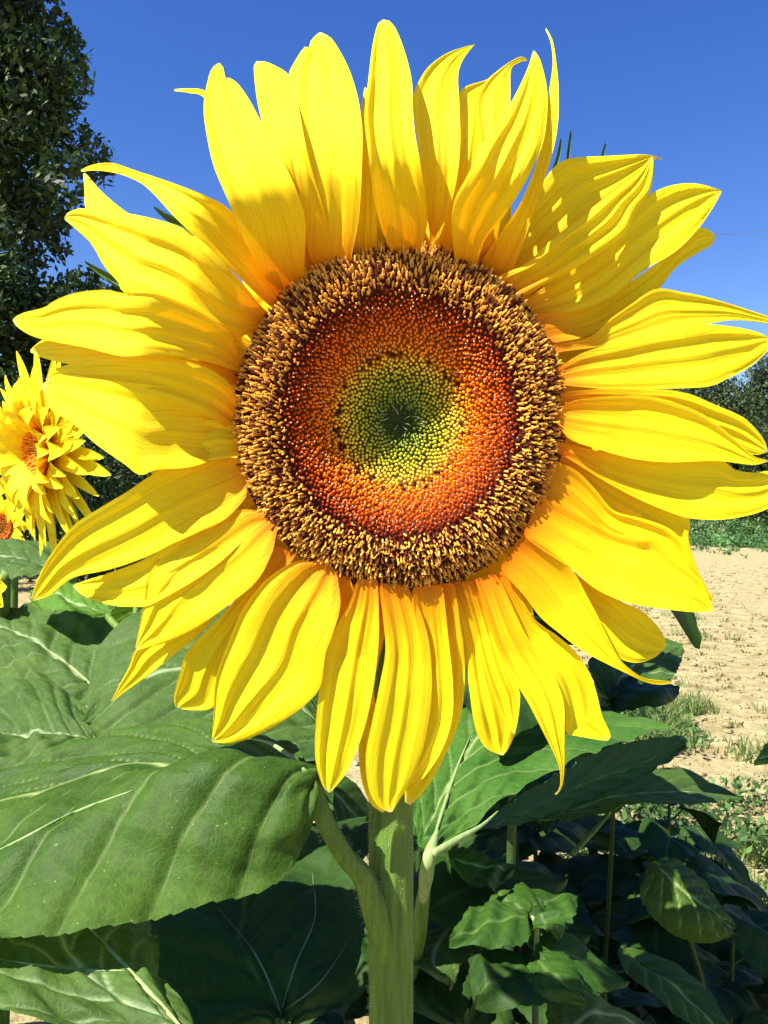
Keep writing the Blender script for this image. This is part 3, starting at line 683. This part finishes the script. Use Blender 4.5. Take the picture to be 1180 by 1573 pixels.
# stem, petioles
stemP = [up(604, 700, .475), up(600, 900, .481), up(600, 1200, .479), up(600, 1320, .474), up(600, 1573, .47), A([.004, .472, .45]), A([.010, .475, -.03])]
V, Fc = tube(stemP, [.013, .0125, .0118, .0120, .0122, .014, .017], 40, 70, ridges=9, ramp=.035)
mesh('stem', V, Fc, M_stem, main)
stalk('petiole', [(603, 1540, .470), (594, 1470, .464), (578, 1405, .460), (560, 1350, .457), (528, 1312, .45), (495, 1250, .445), (480, 1196, .445)], [.003, .0050, .0066, .0070, .0056, .0050, .0050, .0040], main, seg=18, n=30, ridges=5, ramp=.06)
# fine white hairs on the stem
hr = Florets(); r = np.random.default_rng(8)
SC = cr(stemP[2:5], 60)
for k in range(1500):
    i = r.integers(0, 59); p = SC[i] + (SC[i + 1] - SC[i]) * r.random(); a = r.uniform(0, 2 * math.pi)
    d = A([math.cos(a), math.sin(a), r.normal() * .3]); p0 = p + A([math.cos(a), math.sin(a), 0]) * .0118
    hr.add(p0, d, [(0, .00010, A([.4, .5, .3])), (r.uniform(.0010, .0022), .00003, A([.6, .65, .5]))], 3)
for P in ([(574, 1400, .458), (556, 1345, .456), (520, 1305, .45), (492, 1240, .445)],):
    CC = cr([up(*p) for p in P], 40)
    for k in range(350):
        i = r.integers(0, 39); a = r.normal(size=3); a /= np.linalg.norm(a)
        hr.add(CC[i] + a * .0072, a, [(0, .0001, A([.4, .5, .3])), (.0016, .00003, A([.6, .65, .5]))], 3)
o = hr.build('stem_hairs', main); o['kind'] = 'stuff'

# big leaves of the main plant
LA = leaf_from_rails([
  [(480,1192,.45),(440,1145,.49),(327,1119,.53),(237,1126,.55),(119,1155,.54),(38,1188,.53),(-60,1240,.52),(-160,1310,.48)],
  [(482,1194,.447),(410,1192,.462),(330,1198,.475),(190,1222,.467),(95,1260,.457),(5,1306,.447),(-80,1345,.435),(-160,1330,.46)],
  [(484,1192,.444),(400,1178,.44),(332,1178,.435),(228,1209,.43),(95,1272,.42),(0,1324,.41),(-80,1365,.41),(-160,1345,.45)],
  [(486,1200,.441),(475,1225,.432),(430,1265,.418),(330,1290,.408),(200,1325,.402),(80,1365,.396),(-20,1395,.396),(-100,1395,.40),(-160,1350,.44)],
  [(487,1207,.438),(484,1245,.43),(455,1318,.42),(400,1370,.405),(320,1390,.395),(228,1416,.39),(110,1438,.38),(0,1449,.375),(-100,1430,.38),(-160,1355,.43)]],
  1, main, M_leaf, nu=121, nv=240, quilt=.0026, lat=7, lobek=3.2, seed=3, teeth=30, saw=.07, veinw=.014, veinamt=.5)
from mathutils.bvhtree import BVHTree
def vein(parent, pts, w=.0011, mat=None):
    """a raised vein lying on its leaf's surface"""
    off = Vector((0, 0, 0)); p = parent
    while p is not None: off += p.location; p = p.parent
    bv = BVHTree.FromPolygons([v.co + off for v in parent.data.vertices], [tuple(f.vertices) for f in parent.data.polygons])
    o = Vector((0, 0, H)); Q = []
    for q in cr(pts, 40):
        d = (Vector(up(*q)) - o).normalized(); hit = bv.ray_cast(o, d)
        if hit[0] is not None: Q.append(np.array(hit[0] - d * w * .25))
    if len(Q) < 4: return None
    Q = np.array(Q); Q[1:-1] = (Q[:-2] + Q[1:-1] + Q[2:]) / 3
    V, Fc = tube(Q, [w * .35, w, w * .9, w * .6, w * .25], 7, 40); return mesh('vein', V, Fc, mat or M_vein, parent)
vein(LA, [(205,1214,.461),(150,1234,.459),(95,1257,.454),(45,1283,.448),(5,1303,.444),(-60,1335,.434)], .0009)
stalk('vein', [(479,1196,.440),(462,1178,.440),(440,1158,.452),(415,1142,.468),(388,1135,.480)], [.0012,.0014,.0012,.0005], LA, M_vein, 8, 30)

LH = leaf_from_rails([
  [(300,1600,.37),(238,1512,.40),(232,1450,.43),(215,1400,.47),(150,1370,.5)],
  [(290,1592,.37),(200,1494,.395),(130,1420,.43),(90,1380,.48)],
  [(280,1630,.34),(120,1600,.35),(0,1560,.355),(-70,1500,.38),(-50,1430,.42),(50,1385,.47)]],
  1, main, M_leafg, nu=61, nv=120, quilt=.0022, lat=4.5, seed=8, veinw=.03)
vein(LH, [(285,1585,.367),(200,1492,.391),(130,1418,.426)], .0013)
vein(LH, [(192,1491,.39),(110,1489,.381),(0,1474,.385)], .0008)
LI = leaf_from_rails([
  [(424,1580,.50),(300,1620,.48),(190,1580,.5),(200,1480,.53),(235,1400,.58),(320,1320,.66)],
  [(428,1572,.50),(350,1520,.52),(300,1440,.55),(300,1370,.60),(330,1310,.67)],
  [(432,1570,.50),(415,1500,.53),(375,1430,.57),(350,1370,.61),(345,1300,.68)],
  [(438,1572,.50),(480,1500,.53),(490,1420,.57),(470,1350,.62),(400,1290,.69)],
  [(444,1580,.50),(525,1540,.52),(562,1440,.55),(562,1340,.60),(500,1290,.66),(410,1280,.70)]],
  2, main, M_leafshade, nu=81, nv=110, quilt=.0022, lat=5.5, seed=12, veinw=.02, veinamt=.5)
vein(LI, [(432,1590,.495),(430,1552,.50),(395,1470,.535),(335,1395,.575)], .0009, M_veind)
vein(LI, [(430,1560,.50),(455,1480,.53),(484,1410,.56),(480,1340,.60)], .0007, M_veind)
vein(LI, [(432,1556,.50),(490,1510,.52),(540,1440,.54)], .0005, M_veind)
stalk('petiole', [(585,1640,.474),(500,1650,.49),(440,1610,.495),(432,1565,.50)], [.005,.0045,.003], main)

pj = empty('leafy_plant', (0.034, 0.715, 0), 'plant right behind the thick stem, its broad bright leaf spreading to the right', 'plant', 'leafy sunflower plants around the bloom')
stalk('stem', [(600,1660,.72),(616,1540,.718),(640,1450,.717),(650,1385,.711),(656,1335,.705),(660,1310,.70)], [.009,.0085,.0080,.0070,.0055,.0026], pj, seg=18, n=34, ridges=5, ramp=.06)
V, Fc = tube([up(600,1655,.72), A([.034, .716, .3]), A([.034, .715, -.02])], [.009, .010, .011], 14, 12); mesh('stem', V, Fc, M_stem, pj)
LJ = leaf_from_rails([
  [(650,1312,0.720),(632,1250,0.795),(648,1170,0.900),(690,1110,0.990),(780,1070,1.080)],
  [(660,1310,0.708),(682,1240,0.780),(702,1180,0.855),(724,1125,0.930),(800,1080,1.050)],
  [(662,1311,0.706),(735,1235,0.780),(810,1165,0.870),(880,1115,0.960),(930,1095,1.050)],
  [(664,1312,0.705),(738,1268,0.742),(785,1232,0.780),(870,1185,0.833),(950,1145,0.900),(1030,1128,0.960)]],
  1, pj, M_leafb2, nu=81, nv=140, quilt=.0033, lat=6, seed=15, teeth=18, veinw=.022, veinamt=.55)
vein(LJ, [(659,1312,0.702),(682,1240,0.774),(702,1180,0.847),(722,1132,0.918)], .0019)
stalk('vein', [(664,1312,0.690),(705,1288,0.708),(740,1268,0.726),(765,1246,0.748)], [.0034,.0030,.0016,.0006], LJ, M_vein, 8, 26)
stalk('petiole', [(650,1385,.704),(656,1338,.697),(660,1314,.695),(672,1275,.720)], [.0035,.0062,.0052,.0016], pj, M_vein, 10, 24)
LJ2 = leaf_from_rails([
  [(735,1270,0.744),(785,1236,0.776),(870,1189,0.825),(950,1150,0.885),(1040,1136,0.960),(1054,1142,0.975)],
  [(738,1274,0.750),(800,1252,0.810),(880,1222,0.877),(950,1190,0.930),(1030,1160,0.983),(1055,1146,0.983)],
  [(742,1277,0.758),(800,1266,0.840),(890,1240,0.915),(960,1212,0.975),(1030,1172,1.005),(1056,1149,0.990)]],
  1, pj, M_leafushade, nu=31, nv=90, quilt=.002, lat=8, seed=16, teeth=24, veinw=.02, veinamt=.3)
LJ2['label'] = 'folded-under half of the right leaf, shade painted into its green'
LJ3 = leaf_from_rails([
  [(765,1262,0.870),(850,1232,0.960),(950,1200,1.050),(1040,1184,1.110),(1090,1204,1.110),(1142,1229,1.080)],
  [(768,1266,0.855),(860,1250,0.930),(950,1222,1.005),(1030,1212,1.050),(1090,1220,1.065),(1142,1230,1.080)],
  [(775,1270,0.840),(870,1268,0.885),(930,1253,0.915),(975,1235,0.945),(1060,1240,0.990),(1142,1232,1.050)]],
  1, pj, M_leafg, nu=41, nv=110, quilt=.002, lat=8, seed=17, teeth=26, veinw=.02, veinamt=.35)
stalk('petiole', [(880,1312,0.930),(925,1262,0.945),(940,1240,0.960)], [.003, .0026, .002], pj, M_bract)

# ------------------------------------------------------------------ generic heart-shaped sunflower leaf
def leaf_proto(seed, mat, L=0.16, W=0.13, droop=0.35, fold=0.25, nu=27, nv=40):
    r = np.random.default_rng(seed); v = np.linspace(0, 1, nv); u = np.linspace(-1, 1, nu)
    half = W / 2 * (np.sin(np.pi * np.clip(v, 0, 1)**0.62)**0.85) * (1 + 0.04 * (((v * 14) % 1) - .5)) + 0.0008
    U, Vv = np.meshgrid(u, v, indexing='xy')
    X = U * half[:, None] + .006 * smooth_noise(Vv, seed, 2); Y = Vv * L - .16 * L * np.abs(U)**1.5 * (1 - Vv)**3 * 1.5
    Z = -droop * L * Vv**2 + fold * np.abs(X) - 0.9 * fold * X**2 / W * 1.6 + .006 * smooth_noise(Vv + U * .3, seed + 1, 3)
    S = Vv * 6 - np.abs(U)**.85 * 2.2 + np.where(U < 0, 0, .4); fr = np.abs((S + .5) % 1 - .5) * 2
    Z = Z + (1 - np.exp(-(fr / .3)**2)) * .0014 + .002 * (1 - np.exp(-(U / .1)**2))
    vein_ = np.maximum(np.exp(-(fr / .12)**2) * .35, np.exp(-(U / .05)**2))
    me_o = mesh('leaf', np.stack([X, Y, Z], -1).reshape(-1, 3), grid_faces(nv, nu), mat, None, {'vein': vein_.ravel()})
    me = me_o.data; bpy.data.objects.remove(me_o); return me
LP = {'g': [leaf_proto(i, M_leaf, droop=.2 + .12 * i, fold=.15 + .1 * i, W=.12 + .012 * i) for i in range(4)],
      'd': [leaf_proto(10 + i, M_leafshade, droop=.25 + .12 * i, fold=.1 + .12 * i, W=.12 + .012 * i) for i in range(4)],
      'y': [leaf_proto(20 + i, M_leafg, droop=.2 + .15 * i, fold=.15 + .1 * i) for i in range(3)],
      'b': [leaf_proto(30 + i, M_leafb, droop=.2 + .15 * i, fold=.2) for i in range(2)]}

def put_leaf(parent, base, az, pitch, roll, size, kind):
    me = random.choice(LP[kind]); o = bpy.data.objects.new('leaf', me); col.objects.link(o); o.parent = parent
    o.location = Vector(base) - parent.location
    o.rotation_euler = (Matrix.Rotation(az, 3, 'Z') @ Matrix.Rotation(pitch, 3, 'X') @ Matrix.Rotation(roll, 3, 'Y')).to_euler()
    o.scale = (size, size, size); return o

def leafy_plant(x, y, h, n, label, kinds='dg', size=1.0, group='leafy sunflower plants around the bloom', seed=0, zmin=.08, spread=1.0, name='leafy_plant'):
    random.seed(seed); e = empty(name, (x, y, 0), label, 'plant', group)
    lean = (random.uniform(-.05, .05), random.uniform(-.05, .05))
    S = [A([x, y, -.02]), A([x + lean[0] * .5, y + lean[1] * .5, h * .5]), A([x + lean[0], y + lean[1], h])]
    V, Fc = tube(S, [.007, .006, .003], 8, 12); mesh('stem', V, Fc, M_sdark, e)
    az = random.uniform(0, 6.28)
    for k in range(n):
        t = zmin / h + (1 - zmin / h) * (k + .5) / n; az += 2.4 + random.uniform(-.3, .3)
        sp_ = S[0] + (S[2] - S[0]) * t
        d = A([-math.sin(az), math.cos(az), .0]); pl = random.uniform(.04, .10) * spread * (1.25 - .6 * t)
        e1 = sp_ + d * pl + A([0, 0, pl * .45])
        V, Fc = tube([sp_, (sp_ + e1) / 2 + A([0, 0, -.004]), e1], [.003, .0024, .0018], 6, 6); mesh('petiole', V, Fc, M_sdark, e)
        put_leaf(e, e1, az, random.uniform(-.35, .25), random.uniform(-.35, .35), size * random.uniform(.75, 1.25) * (1.1 - .3 * t), random.choice(kinds))
    return e

plants = [
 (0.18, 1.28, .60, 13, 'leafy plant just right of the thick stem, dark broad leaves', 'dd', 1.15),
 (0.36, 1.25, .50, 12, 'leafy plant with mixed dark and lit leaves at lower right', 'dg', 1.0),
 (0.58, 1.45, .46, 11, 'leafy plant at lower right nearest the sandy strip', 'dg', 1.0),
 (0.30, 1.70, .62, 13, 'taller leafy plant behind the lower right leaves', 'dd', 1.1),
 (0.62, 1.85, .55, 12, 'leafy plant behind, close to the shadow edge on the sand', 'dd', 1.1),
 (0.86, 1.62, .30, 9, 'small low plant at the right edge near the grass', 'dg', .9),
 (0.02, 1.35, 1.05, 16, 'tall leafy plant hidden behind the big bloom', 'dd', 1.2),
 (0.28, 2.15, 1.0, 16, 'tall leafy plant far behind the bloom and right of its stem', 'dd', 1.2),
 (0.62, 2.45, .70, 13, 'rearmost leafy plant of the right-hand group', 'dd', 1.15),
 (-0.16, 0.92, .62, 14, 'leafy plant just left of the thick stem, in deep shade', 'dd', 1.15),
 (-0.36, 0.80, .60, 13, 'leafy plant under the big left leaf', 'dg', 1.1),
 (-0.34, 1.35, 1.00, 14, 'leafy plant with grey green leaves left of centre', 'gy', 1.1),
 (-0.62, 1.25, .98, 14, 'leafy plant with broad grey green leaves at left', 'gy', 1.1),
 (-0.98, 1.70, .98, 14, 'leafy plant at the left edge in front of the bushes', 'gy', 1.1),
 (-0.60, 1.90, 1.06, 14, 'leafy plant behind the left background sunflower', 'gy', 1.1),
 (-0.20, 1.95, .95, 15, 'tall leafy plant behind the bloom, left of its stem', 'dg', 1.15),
 (0.14, 1.05, 1.38, 10, 'tall plant added for shade behind the right side of the bloom', 'dd', 1.05, .86),  # added tall plants, mostly hidden, that cast shade on the lower right
 (-0.02, 1.20, 1.40, 11, 'tall plant added for shade behind the middle of the bloom', 'dd', 1.1, .84),
 (0.12, 1.35, 1.42, 12, 'tall plant added for shade, furthest right behind the bloom', 'dd', 1.1, .82),
 (0.06, 1.60, 1.45, 12, 'tallest plant added for shade behind the bloom, on the field side', 'dd', 1.15, .80),
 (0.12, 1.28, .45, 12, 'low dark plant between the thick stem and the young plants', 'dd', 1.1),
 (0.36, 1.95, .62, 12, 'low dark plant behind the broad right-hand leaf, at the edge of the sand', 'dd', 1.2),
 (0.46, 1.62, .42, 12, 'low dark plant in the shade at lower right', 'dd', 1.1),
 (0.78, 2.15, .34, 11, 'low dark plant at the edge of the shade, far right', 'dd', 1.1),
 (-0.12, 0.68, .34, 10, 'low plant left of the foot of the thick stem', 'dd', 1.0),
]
for k, (x, y, h, n, lab, kd, sz, *zm) in enumerate(plants): leafy_plant(x, y, h, n, lab, kd, sz, seed=200 + k, zmin=zm[0] if zm else .08)

# ------------------------------------------------------------------ individual leaves seen at right, on small plants of their own
def small_plant(x, y, label, seed=0):
    return empty('young_plant', (x, y, 0), label, 'plant', 'young plants at lower right')
pk = small_plant(.53, 1.32, 'young plant with one big half-lit drooping leaf at lower right')
stalk('stem', [(0.53, 1.32, -.01), (.51, 1.32, .35), (.43, 1.28, .60)], [.004, .004, .003], pk, M_sdark, px=False)
stalk('petiole', [(.44, 1.28, .58), (.41, 1.26, .62), tuple(up(1002, 1324, 1.25))], [.003, .002, .002], pk, M_sdark, px=False)
leaf_from_rails([[(1002,1322,1.25),(1035,1325,1.27),(1085,1362,1.27),(1128,1431,1.22)], [(1000,1325,1.25),(1030,1360,1.22),(1075,1400,1.2),(1128,1432,1.22)], [(998,1326,1.25),(985,1380,1.22),(1030,1430,1.2),(1090,1448,1.2),(1128,1434,1.22)]], 1, pk, M_leaf, nu=31, nv=60, quilt=.003, seed=31, veinw=.03)
pm = small_plant(.36, 1.50, 'young plant with rounded dark leaf below the lower right petals')
stalk('stem', [(.36, 1.5, -.01), (.38, 1.45, .4), tuple(up(950, 1075, 1.18))], [.004, .004, .003], pm, M_sdark, px=False)
leaf_from_rails([[(925,1072,1.18),(905,1020,1.25),(950,985,1.32),(1010,984,1.34),(1048,996,1.32)], [(930,1074,1.17),(960,1045,1.2),(1000,1020,1.24),(1047,1000,1.3)], [(935,1077,1.15),(975,1072,1.15),(1020,1058,1.17),(1040,1035,1.22),(1048,1002,1.3)]], 1, pm, M_leafg, nu=31, nv=50, quilt=.003, seed=33, veinw=.03)
leaf_from_rails([[(935,1080,1.16),(905,1050,1.1),(880,1035,1.12),(860,1000,1.2)], [(935,1082,1.15),(910,1070,1.08),(880,1060,1.08),(862,1010,1.18)], [(935,1085,1.15),(915,1090,1.05),(885,1085,1.04),(864,1030,1.14)]], 1, pm, M_leafg, nu=21, nv=30, quilt=.003, seed=34)
leaf_from_rails([[(925,1084,1.18),(960,1050,1.2),(1010,1050,1.2),(1042,1064,1.15)], [(925,1088,1.17),(970,1072,1.12),(1010,1066,1.1),(1042,1066,1.14)], [(925,1092,1.16),(960,1098,1.1),(1010,1088,1.08),(1042,1070,1.13)]], 1, pm, M_leafshade, nu=21, nv=30, quilt=.003, seed=35)

pn = small_plant(.13, .715, 'young plant with small pale sunlit leaves right of the stem')
top = up(822, 1460, .70)
stalk('stem', [(.13, .715, -.01), (.128, .71, .45), tuple(top)], [.004, .004, .0025], pn, M_sdark, px=False)
stalk('petiole', [(824, 1462, .70), (824, 1425, .70), (815, 1400, .71)], [.0024, .002, .0016], pn, M_vein)
def q_leaf(parent, P, mat, seed, w=.045, tilt=.3):
    """small leaf: P = base, mid, tip as (px, py, Y); widened along a horizontal-ish side vector"""
    if parent is pn: P = [(a_, b_, c_ * .76) for a_, b_, c_ in P]; w *= .85
    C_ = cr([up(*p) for p in P], 30); d = C_[-1] - C_[0]; sd = np.cross(d, [0, -tilt, 1.0]); sd /= np.linalg.norm(sd)
    v = np.linspace(0, 1, 30); half = w * np.sin(np.pi * v**.65)**.85 + .0006; half *= 1 + .12 * (((v * 9) % 1) - .5)
    u = np.linspace(-1, 1, 21); G = C_[:, None] + (u[None, :, None] * half[:, None, None]) * sd
    N = np.cross(sd, d); N /= np.linalg.norm(N); N *= np.sign(N[2]) or 1
    U, Vv = np.meshgrid(u, v, indexing='xy'); S = Vv * 5 - np.abs(U)**.85 * 2 + np.where(U < 0, 0, .4); fr = np.abs((S + .5) % 1 - .5) * 2
    G = G + N * ((np.abs(U) * .25 - .35 * U**2) * w + (1 - np.exp(-(fr / .3)**2)) * .0009 + .003 * smooth_noise(Vv + .3 * U, seed, 3))[..., None]
    ve = np.maximum(np.exp(-(fr / .12)**2) * .28, np.exp(-(U / .06)**2))
    return mesh('leaf', G.reshape(-1, 3), grid_faces(30, 21), mat, parent, {'vein': ve.ravel()})
q_leaf(pn, [(815, 1400, .93), (850, 1378, .98), (885, 1385, 1.0)], M_leafm, 41, .034)
q_leaf(pn, [(812, 1404, .93), (780, 1385, .96), (762, 1372, 1.0)], M_leafm, 42, .030)
q_leaf(pn, [(808, 1408, .92), (750, 1420, .9), (690, 1446, .88)], M_leafm, 43, .030)
q_leaf(pn, [(826, 1410, .93), (850, 1420, .9), (860, 1440, .9)], M_leafm, 44, .02)
q_leaf(pn, [(826, 1465, .90), (880, 1470, .92), (965, 1512, .92)], M_leafm, 45, .036)
q_leaf(pn, [(822, 1470, .90), (850, 1500, .86), (900, 1540, .84)], M_leafm, 46, .03)
q_leaf(pn, [(815, 1480, .90), (770, 1500, .86), (730, 1540, .84)], M_leafshade, 47, .045)
q_leaf(pn, [(820, 1455, .92), (860, 1440, .98), (905, 1440, 1.0)], M_leafm, 48, .03)
pq = small_plant(.10, .80, 'young plant with dark leaves hugging the right side of the thick stem')
stalk('stem', [(.10, .80, -.01), (.10, .80, .4), tuple(up(700, 1400, .8))], [.006, .005, .003], pq, M_sdark, px=False)
q_leaf(pq, [(650, 1400, .74), (760, 1352, .82), (872, 1352, .86)], M_leafshade, 51, .05)
q_leaf(pq, [(690, 1430, .78), (665, 1470, .72), (690, 1512, .68)], M_leafg, 52, .032)
q_leaf(pq, [(690, 1320, .8), (730, 1330, .8), (790, 1338, .82)], M_leaf, 53, .028)
q_leaf(pq, [(700, 1460, .78), (660, 1520, .7), (700, 1580, .66)], M_leafshade, 54, .05)
q_leaf(pq, [(860, 1590, .7), (920, 1560, .74), (1000, 1575, .78)], M_leafg, 55, .035)
q_leaf(pq, [(800, 1600, .7), (760, 1580, .7), (700, 1600, .7)], M_leafshade, 56, .05)
pr = small_plant(.62, 1.28, 'young plant cut by the right edge, only a leaf tip in view')
stalk('stem', [(.66, 1.28, -.01), (.66, 1.28, .4), (.66, 1.28, .78)], [.006, .005, .003], pr, M_sdark, px=False)
q_leaf(pr, [(1260, 1150, 1.28), (1210, 1150, 1.28), (1158, 1172, 1.26)], M_leafb, 57, .03)

# ------------------------------------------------------------------ background sunflowers, left
M_petal2 = petal_material('petal_yellow_pale', (0.90, 0.55, 0.01), (0.94, 0.78, 0.012), (0.95, 0.86, 0.02))
def bg_flower(e, center, facing, rd, plen, pw, rows, seed, disccol, stem_to, droop=.3):
    r = np.random.default_rng(seed); f = np.array(facing, float); f /= np.linalg.norm(f)
    a = np.cross(f, [0, 0, 1.0]); a /= np.linalg.norm(a); b = np.cross(a, f)
    c0 = A(center)
    for (n, lift, ls, r0) in rows:
        for k in range(n):
            th = 2 * math.pi * (k + r.uniform(-.3, .3)) / n; d = math.cos(th) * a + math.sin(th) * b; sd = np.cross(d, f)
            ln = plen * ls * r.uniform(.8, 1.15); w = pw * r.uniform(.75, 1.2); cv = r.normal() * .10; dr = droop * r.uniform(.5, 1.5)
            nv, nu = 12, 7; G = np.zeros((nv, nu, 3)); UV = np.zeros((nv, nu, 2))
            for i in range(nv):
                t = i / (nv - 1); hw = w * math.sin(math.pi * min(.999, t**.75 * .93 + .07))**.62 + .0004
                ctr = c0 + d * (rd * r0 + ln * t) + f * (lift * ln * math.sin(t * 2.2) ) + sd * cv * ln * t * t - A([0, 0, 1]) * dr * ln * t * t * .6
                for j in range(nu):
                    s = -1 + 2 * j / (nu - 1); G[i, j] = ctr + sd * s * hw + f * (.25 * abs(s) * hw + .0006 * math.cos(s * 7)); UV[i, j] = (s * .5 + k, t)
            mesh('petal', G.reshape(-1, 3), grid_faces(nv, nu), M_petal2, e, {'uvp': UV.reshape(-1, 2)})
    fl = Florets(); N_ = 420
    for k in range(N_):
        q = math.sqrt((k + .5) / N_); th = k * GA; d = math.cos(th) * a + math.sin(th) * b
        p = c0 + d * rd * q + f * rd * (.30 - .25 * (1 - q * q)); t = r.uniform(.6, 1.3)
        cc = A(disccol) * t if q > .4 else A([.3, .16, .02]) * t
        fl.add(p - f * .002, f + d * .4 * q + r.normal(size=3) * .15, [(0, rd * .045, cc * .4), (rd * .22, rd * .045, cc), (rd * .30, rd * .01, cc * 1.4)], 5)
    fl.build('disc_florets', e)
    V, Fc = tube([c0 - f * rd * .12, c0 - f * rd * .25, c0 - f * rd * .7], [rd * .98, rd * 1.0, rd * .4], 16, 8); mesh('receptacle', V, Fc, M_bract, e)
    V, Fc = tube([c0 - f * rd * .5, c0 - f * rd * 1.2 - A([0, 0, rd]), c0 - f * rd * 1.4 - A([0, 0, rd * 4]), A(stem_to)], [.009, .009, .009, .011], 12, 26, 5, .04); mesh('stem', V, Fc, M_stem, e)

c2 = up(66, 694, .95)
s2 = empty('sunflower', (-.40, 1.06, 0), 'smaller shaggy sunflower with orange disc half hidden behind the left petals', 'sunflower', 'smaller sunflowers behind at left')
bg_flower(s2, c2, (-.62, -.78, -.12), .024, .066, .0100, [(16, .75, .6, .8), (20, .40, .9, .9), (24, .12, 1.15, 1.0), (24, -.05, 1.42, 1.0)], 61, (.85, .28, .02), (-.40, 1.06, -.02), droop=.12)
c3 = up(4, 812, 1.7)
s3 = empty('sunflower', (-.80, 1.78, 0), 'tiny distant sunflower cut by the left edge, below the shaggy one', 'sunflower', 'smaller sunflowers behind at left')
bg_flower(s3, c3, (-.2, -.95, .1), .026, .035, .008, [(16, .3, 1.0, .8), (18, .1, 1.2, 1.0)], 62, (.65, .2, .03), (-.80, 1.78, -.02))
c4 = up(-14, 905, .95)
s4 = empty('sunflower', (-.47, 1.0, 0), 'sunflower mostly outside the left edge, one yellow petal tip showing over a leaf', 'sunflower', 'smaller sunflowers behind at left')
bg_flower(s4, c4, (-.3, -.9, .1), .012, .016, .008, [(9, .2, 1.0, .9)], 63, (.6, .2, .03), (-.47, 1.0, -.02))

# leaves at left belong to the neighbouring plant
LC = leaf_from_rails([[(500,1110,.68),(400,960,.74),(250,930,.75),(165,985,.72),(142,1060,.69),(138,1110,.66)], [(500,1130,.65),(400,1050,.67),(270,1035,.67),(180,1070,.65),(138,1113,.655)], [(500,1150,.62),(400,1150,.61),(300,1160,.60),(200,1170,.60),(138,1118,.65)]],
  1, s2, M_leafg, nu=61, nv=90, quilt=.0022, seed=71, veinw=.018, veinamt=.35)
LD = leaf_from_rails([[(205,1050,.80),(200,990,.86),(150,950,.92),(80,938,.96),(10,945,.98),(-60,975,.97)], [(150,1064,.80),(105,1022,.83),(60,990,.87),(0,970,.93),(-60,978,.96)], [(148,1082,.77),(90,1092,.76),(30,1080,.78),(-20,1050,.83),(-60,982,.95)]],
  1, s2, M_leafg, nu=61, nv=90, quilt=.004, seed=72, veinw=.02, veinamt=.35)
vein(LD, [(147,1058,.80),(105,1021,.825),(60,989,.865)], .0016)
LE = leaf_from_rails([[(150,1100,.70),(90,1060,.76),(20,1060,.78),(-50,1090,.76)], [(145,1130,.68),(80,1115,.70),(10,1130,.70),(-50,1150,.70)], [(140,1175,.65),(70,1200,.62),(0,1210,.62),(-50,1200,.66)]],
  1, s2, M_leafg, nu=51, nv=70, quilt=.0035, seed=73, veinw=.02, veinamt=.35)
LF = leaf_from_rails([[(110,872,1.1),(80,838,1.16),(20,832,1.18),(-40,845,1.18)], [(105,876,1.09),(60,862,1.1),(0,858,1.12),(-40,858,1.15)], [(100,880,1.07),(60,892,1.04),(0,890,1.05),(-40,870,1.1)]],
  1, s2, M_leafg, nu=41, nv=50, quilt=.003, seed=74, veinw=.02, veinamt=.4)
LG = leaf_from_rails([[(168,945,.86),(140,905,.9),(100,896,.92),(50,915,.92)], [(168,948,.855),(130,930,.86),(90,922,.87),(50,922,.91)], [(168,951,.85),(120,948,.83),(80,942,.84),(50,930,.90)]],
  1, s2, M_leafb, nu=31, nv=40, quilt=.002, seed=75, veinw=.02, veinamt=.3)
stalk('petiole', [(165,947,.85),(190,975,.83),(208,1010,.82)], [.0035,.004,.0045], s2)
LG2 = leaf_from_rails([[(175,1100,.74),(150,1060,.76),(165,1015,.80),(200,985,.84)], [(190,1100,.73),(180,1060,.75),(190,1020,.79),(203,986,.84)], [(215,1095,.72),(225,1050,.74),(222,1010,.78),(206,985,.83)]],
  1, s2, M_leafshade, nu=25, nv=40, quilt=.002, seed=76)
stalk('side_stem', [(212,900,.9),(208,960,.88),(206,1010,.86),(210,1100,.84)], [.0035,.0035,.004,.0045], s2)
stalk('side_stem', [(62,915,.98),(68,945,.97),(75,990,.96)], [.006,.006,.006], s2)
stalk('side_stem', [(82,915,1.0),(82,945,1.0),(85,990,1.0)], [.0035,.0035,.004], s2, M_vein)

# overhead wires far right
M_wire = simple('wire_grey', (0.10, 0.11, 0.13), (0.14, 0.15, 0.17), 5, 0.6, 0, 0.001)
for k, (p0, p1, lab) in enumerate([((900, 372), (1500, 330), 'upper of two thin overhead wires in the sky at right'), ((900, 350), (1500, 372), 'lower of two thin overhead wires in the sky at right')]):
    a_, b_ = up(p0[0], p0[1], 60), up(p1[0], p1[1], 60)
    V, Fc = tube([a_, (a_ + b_) / 2 - A([0, 0, .12]), b_], [.012, .012, .012], 6, 20)
    tag(mesh('overhead_wire', V, Fc, M_wire), lab, 'wire', 'overhead wires')
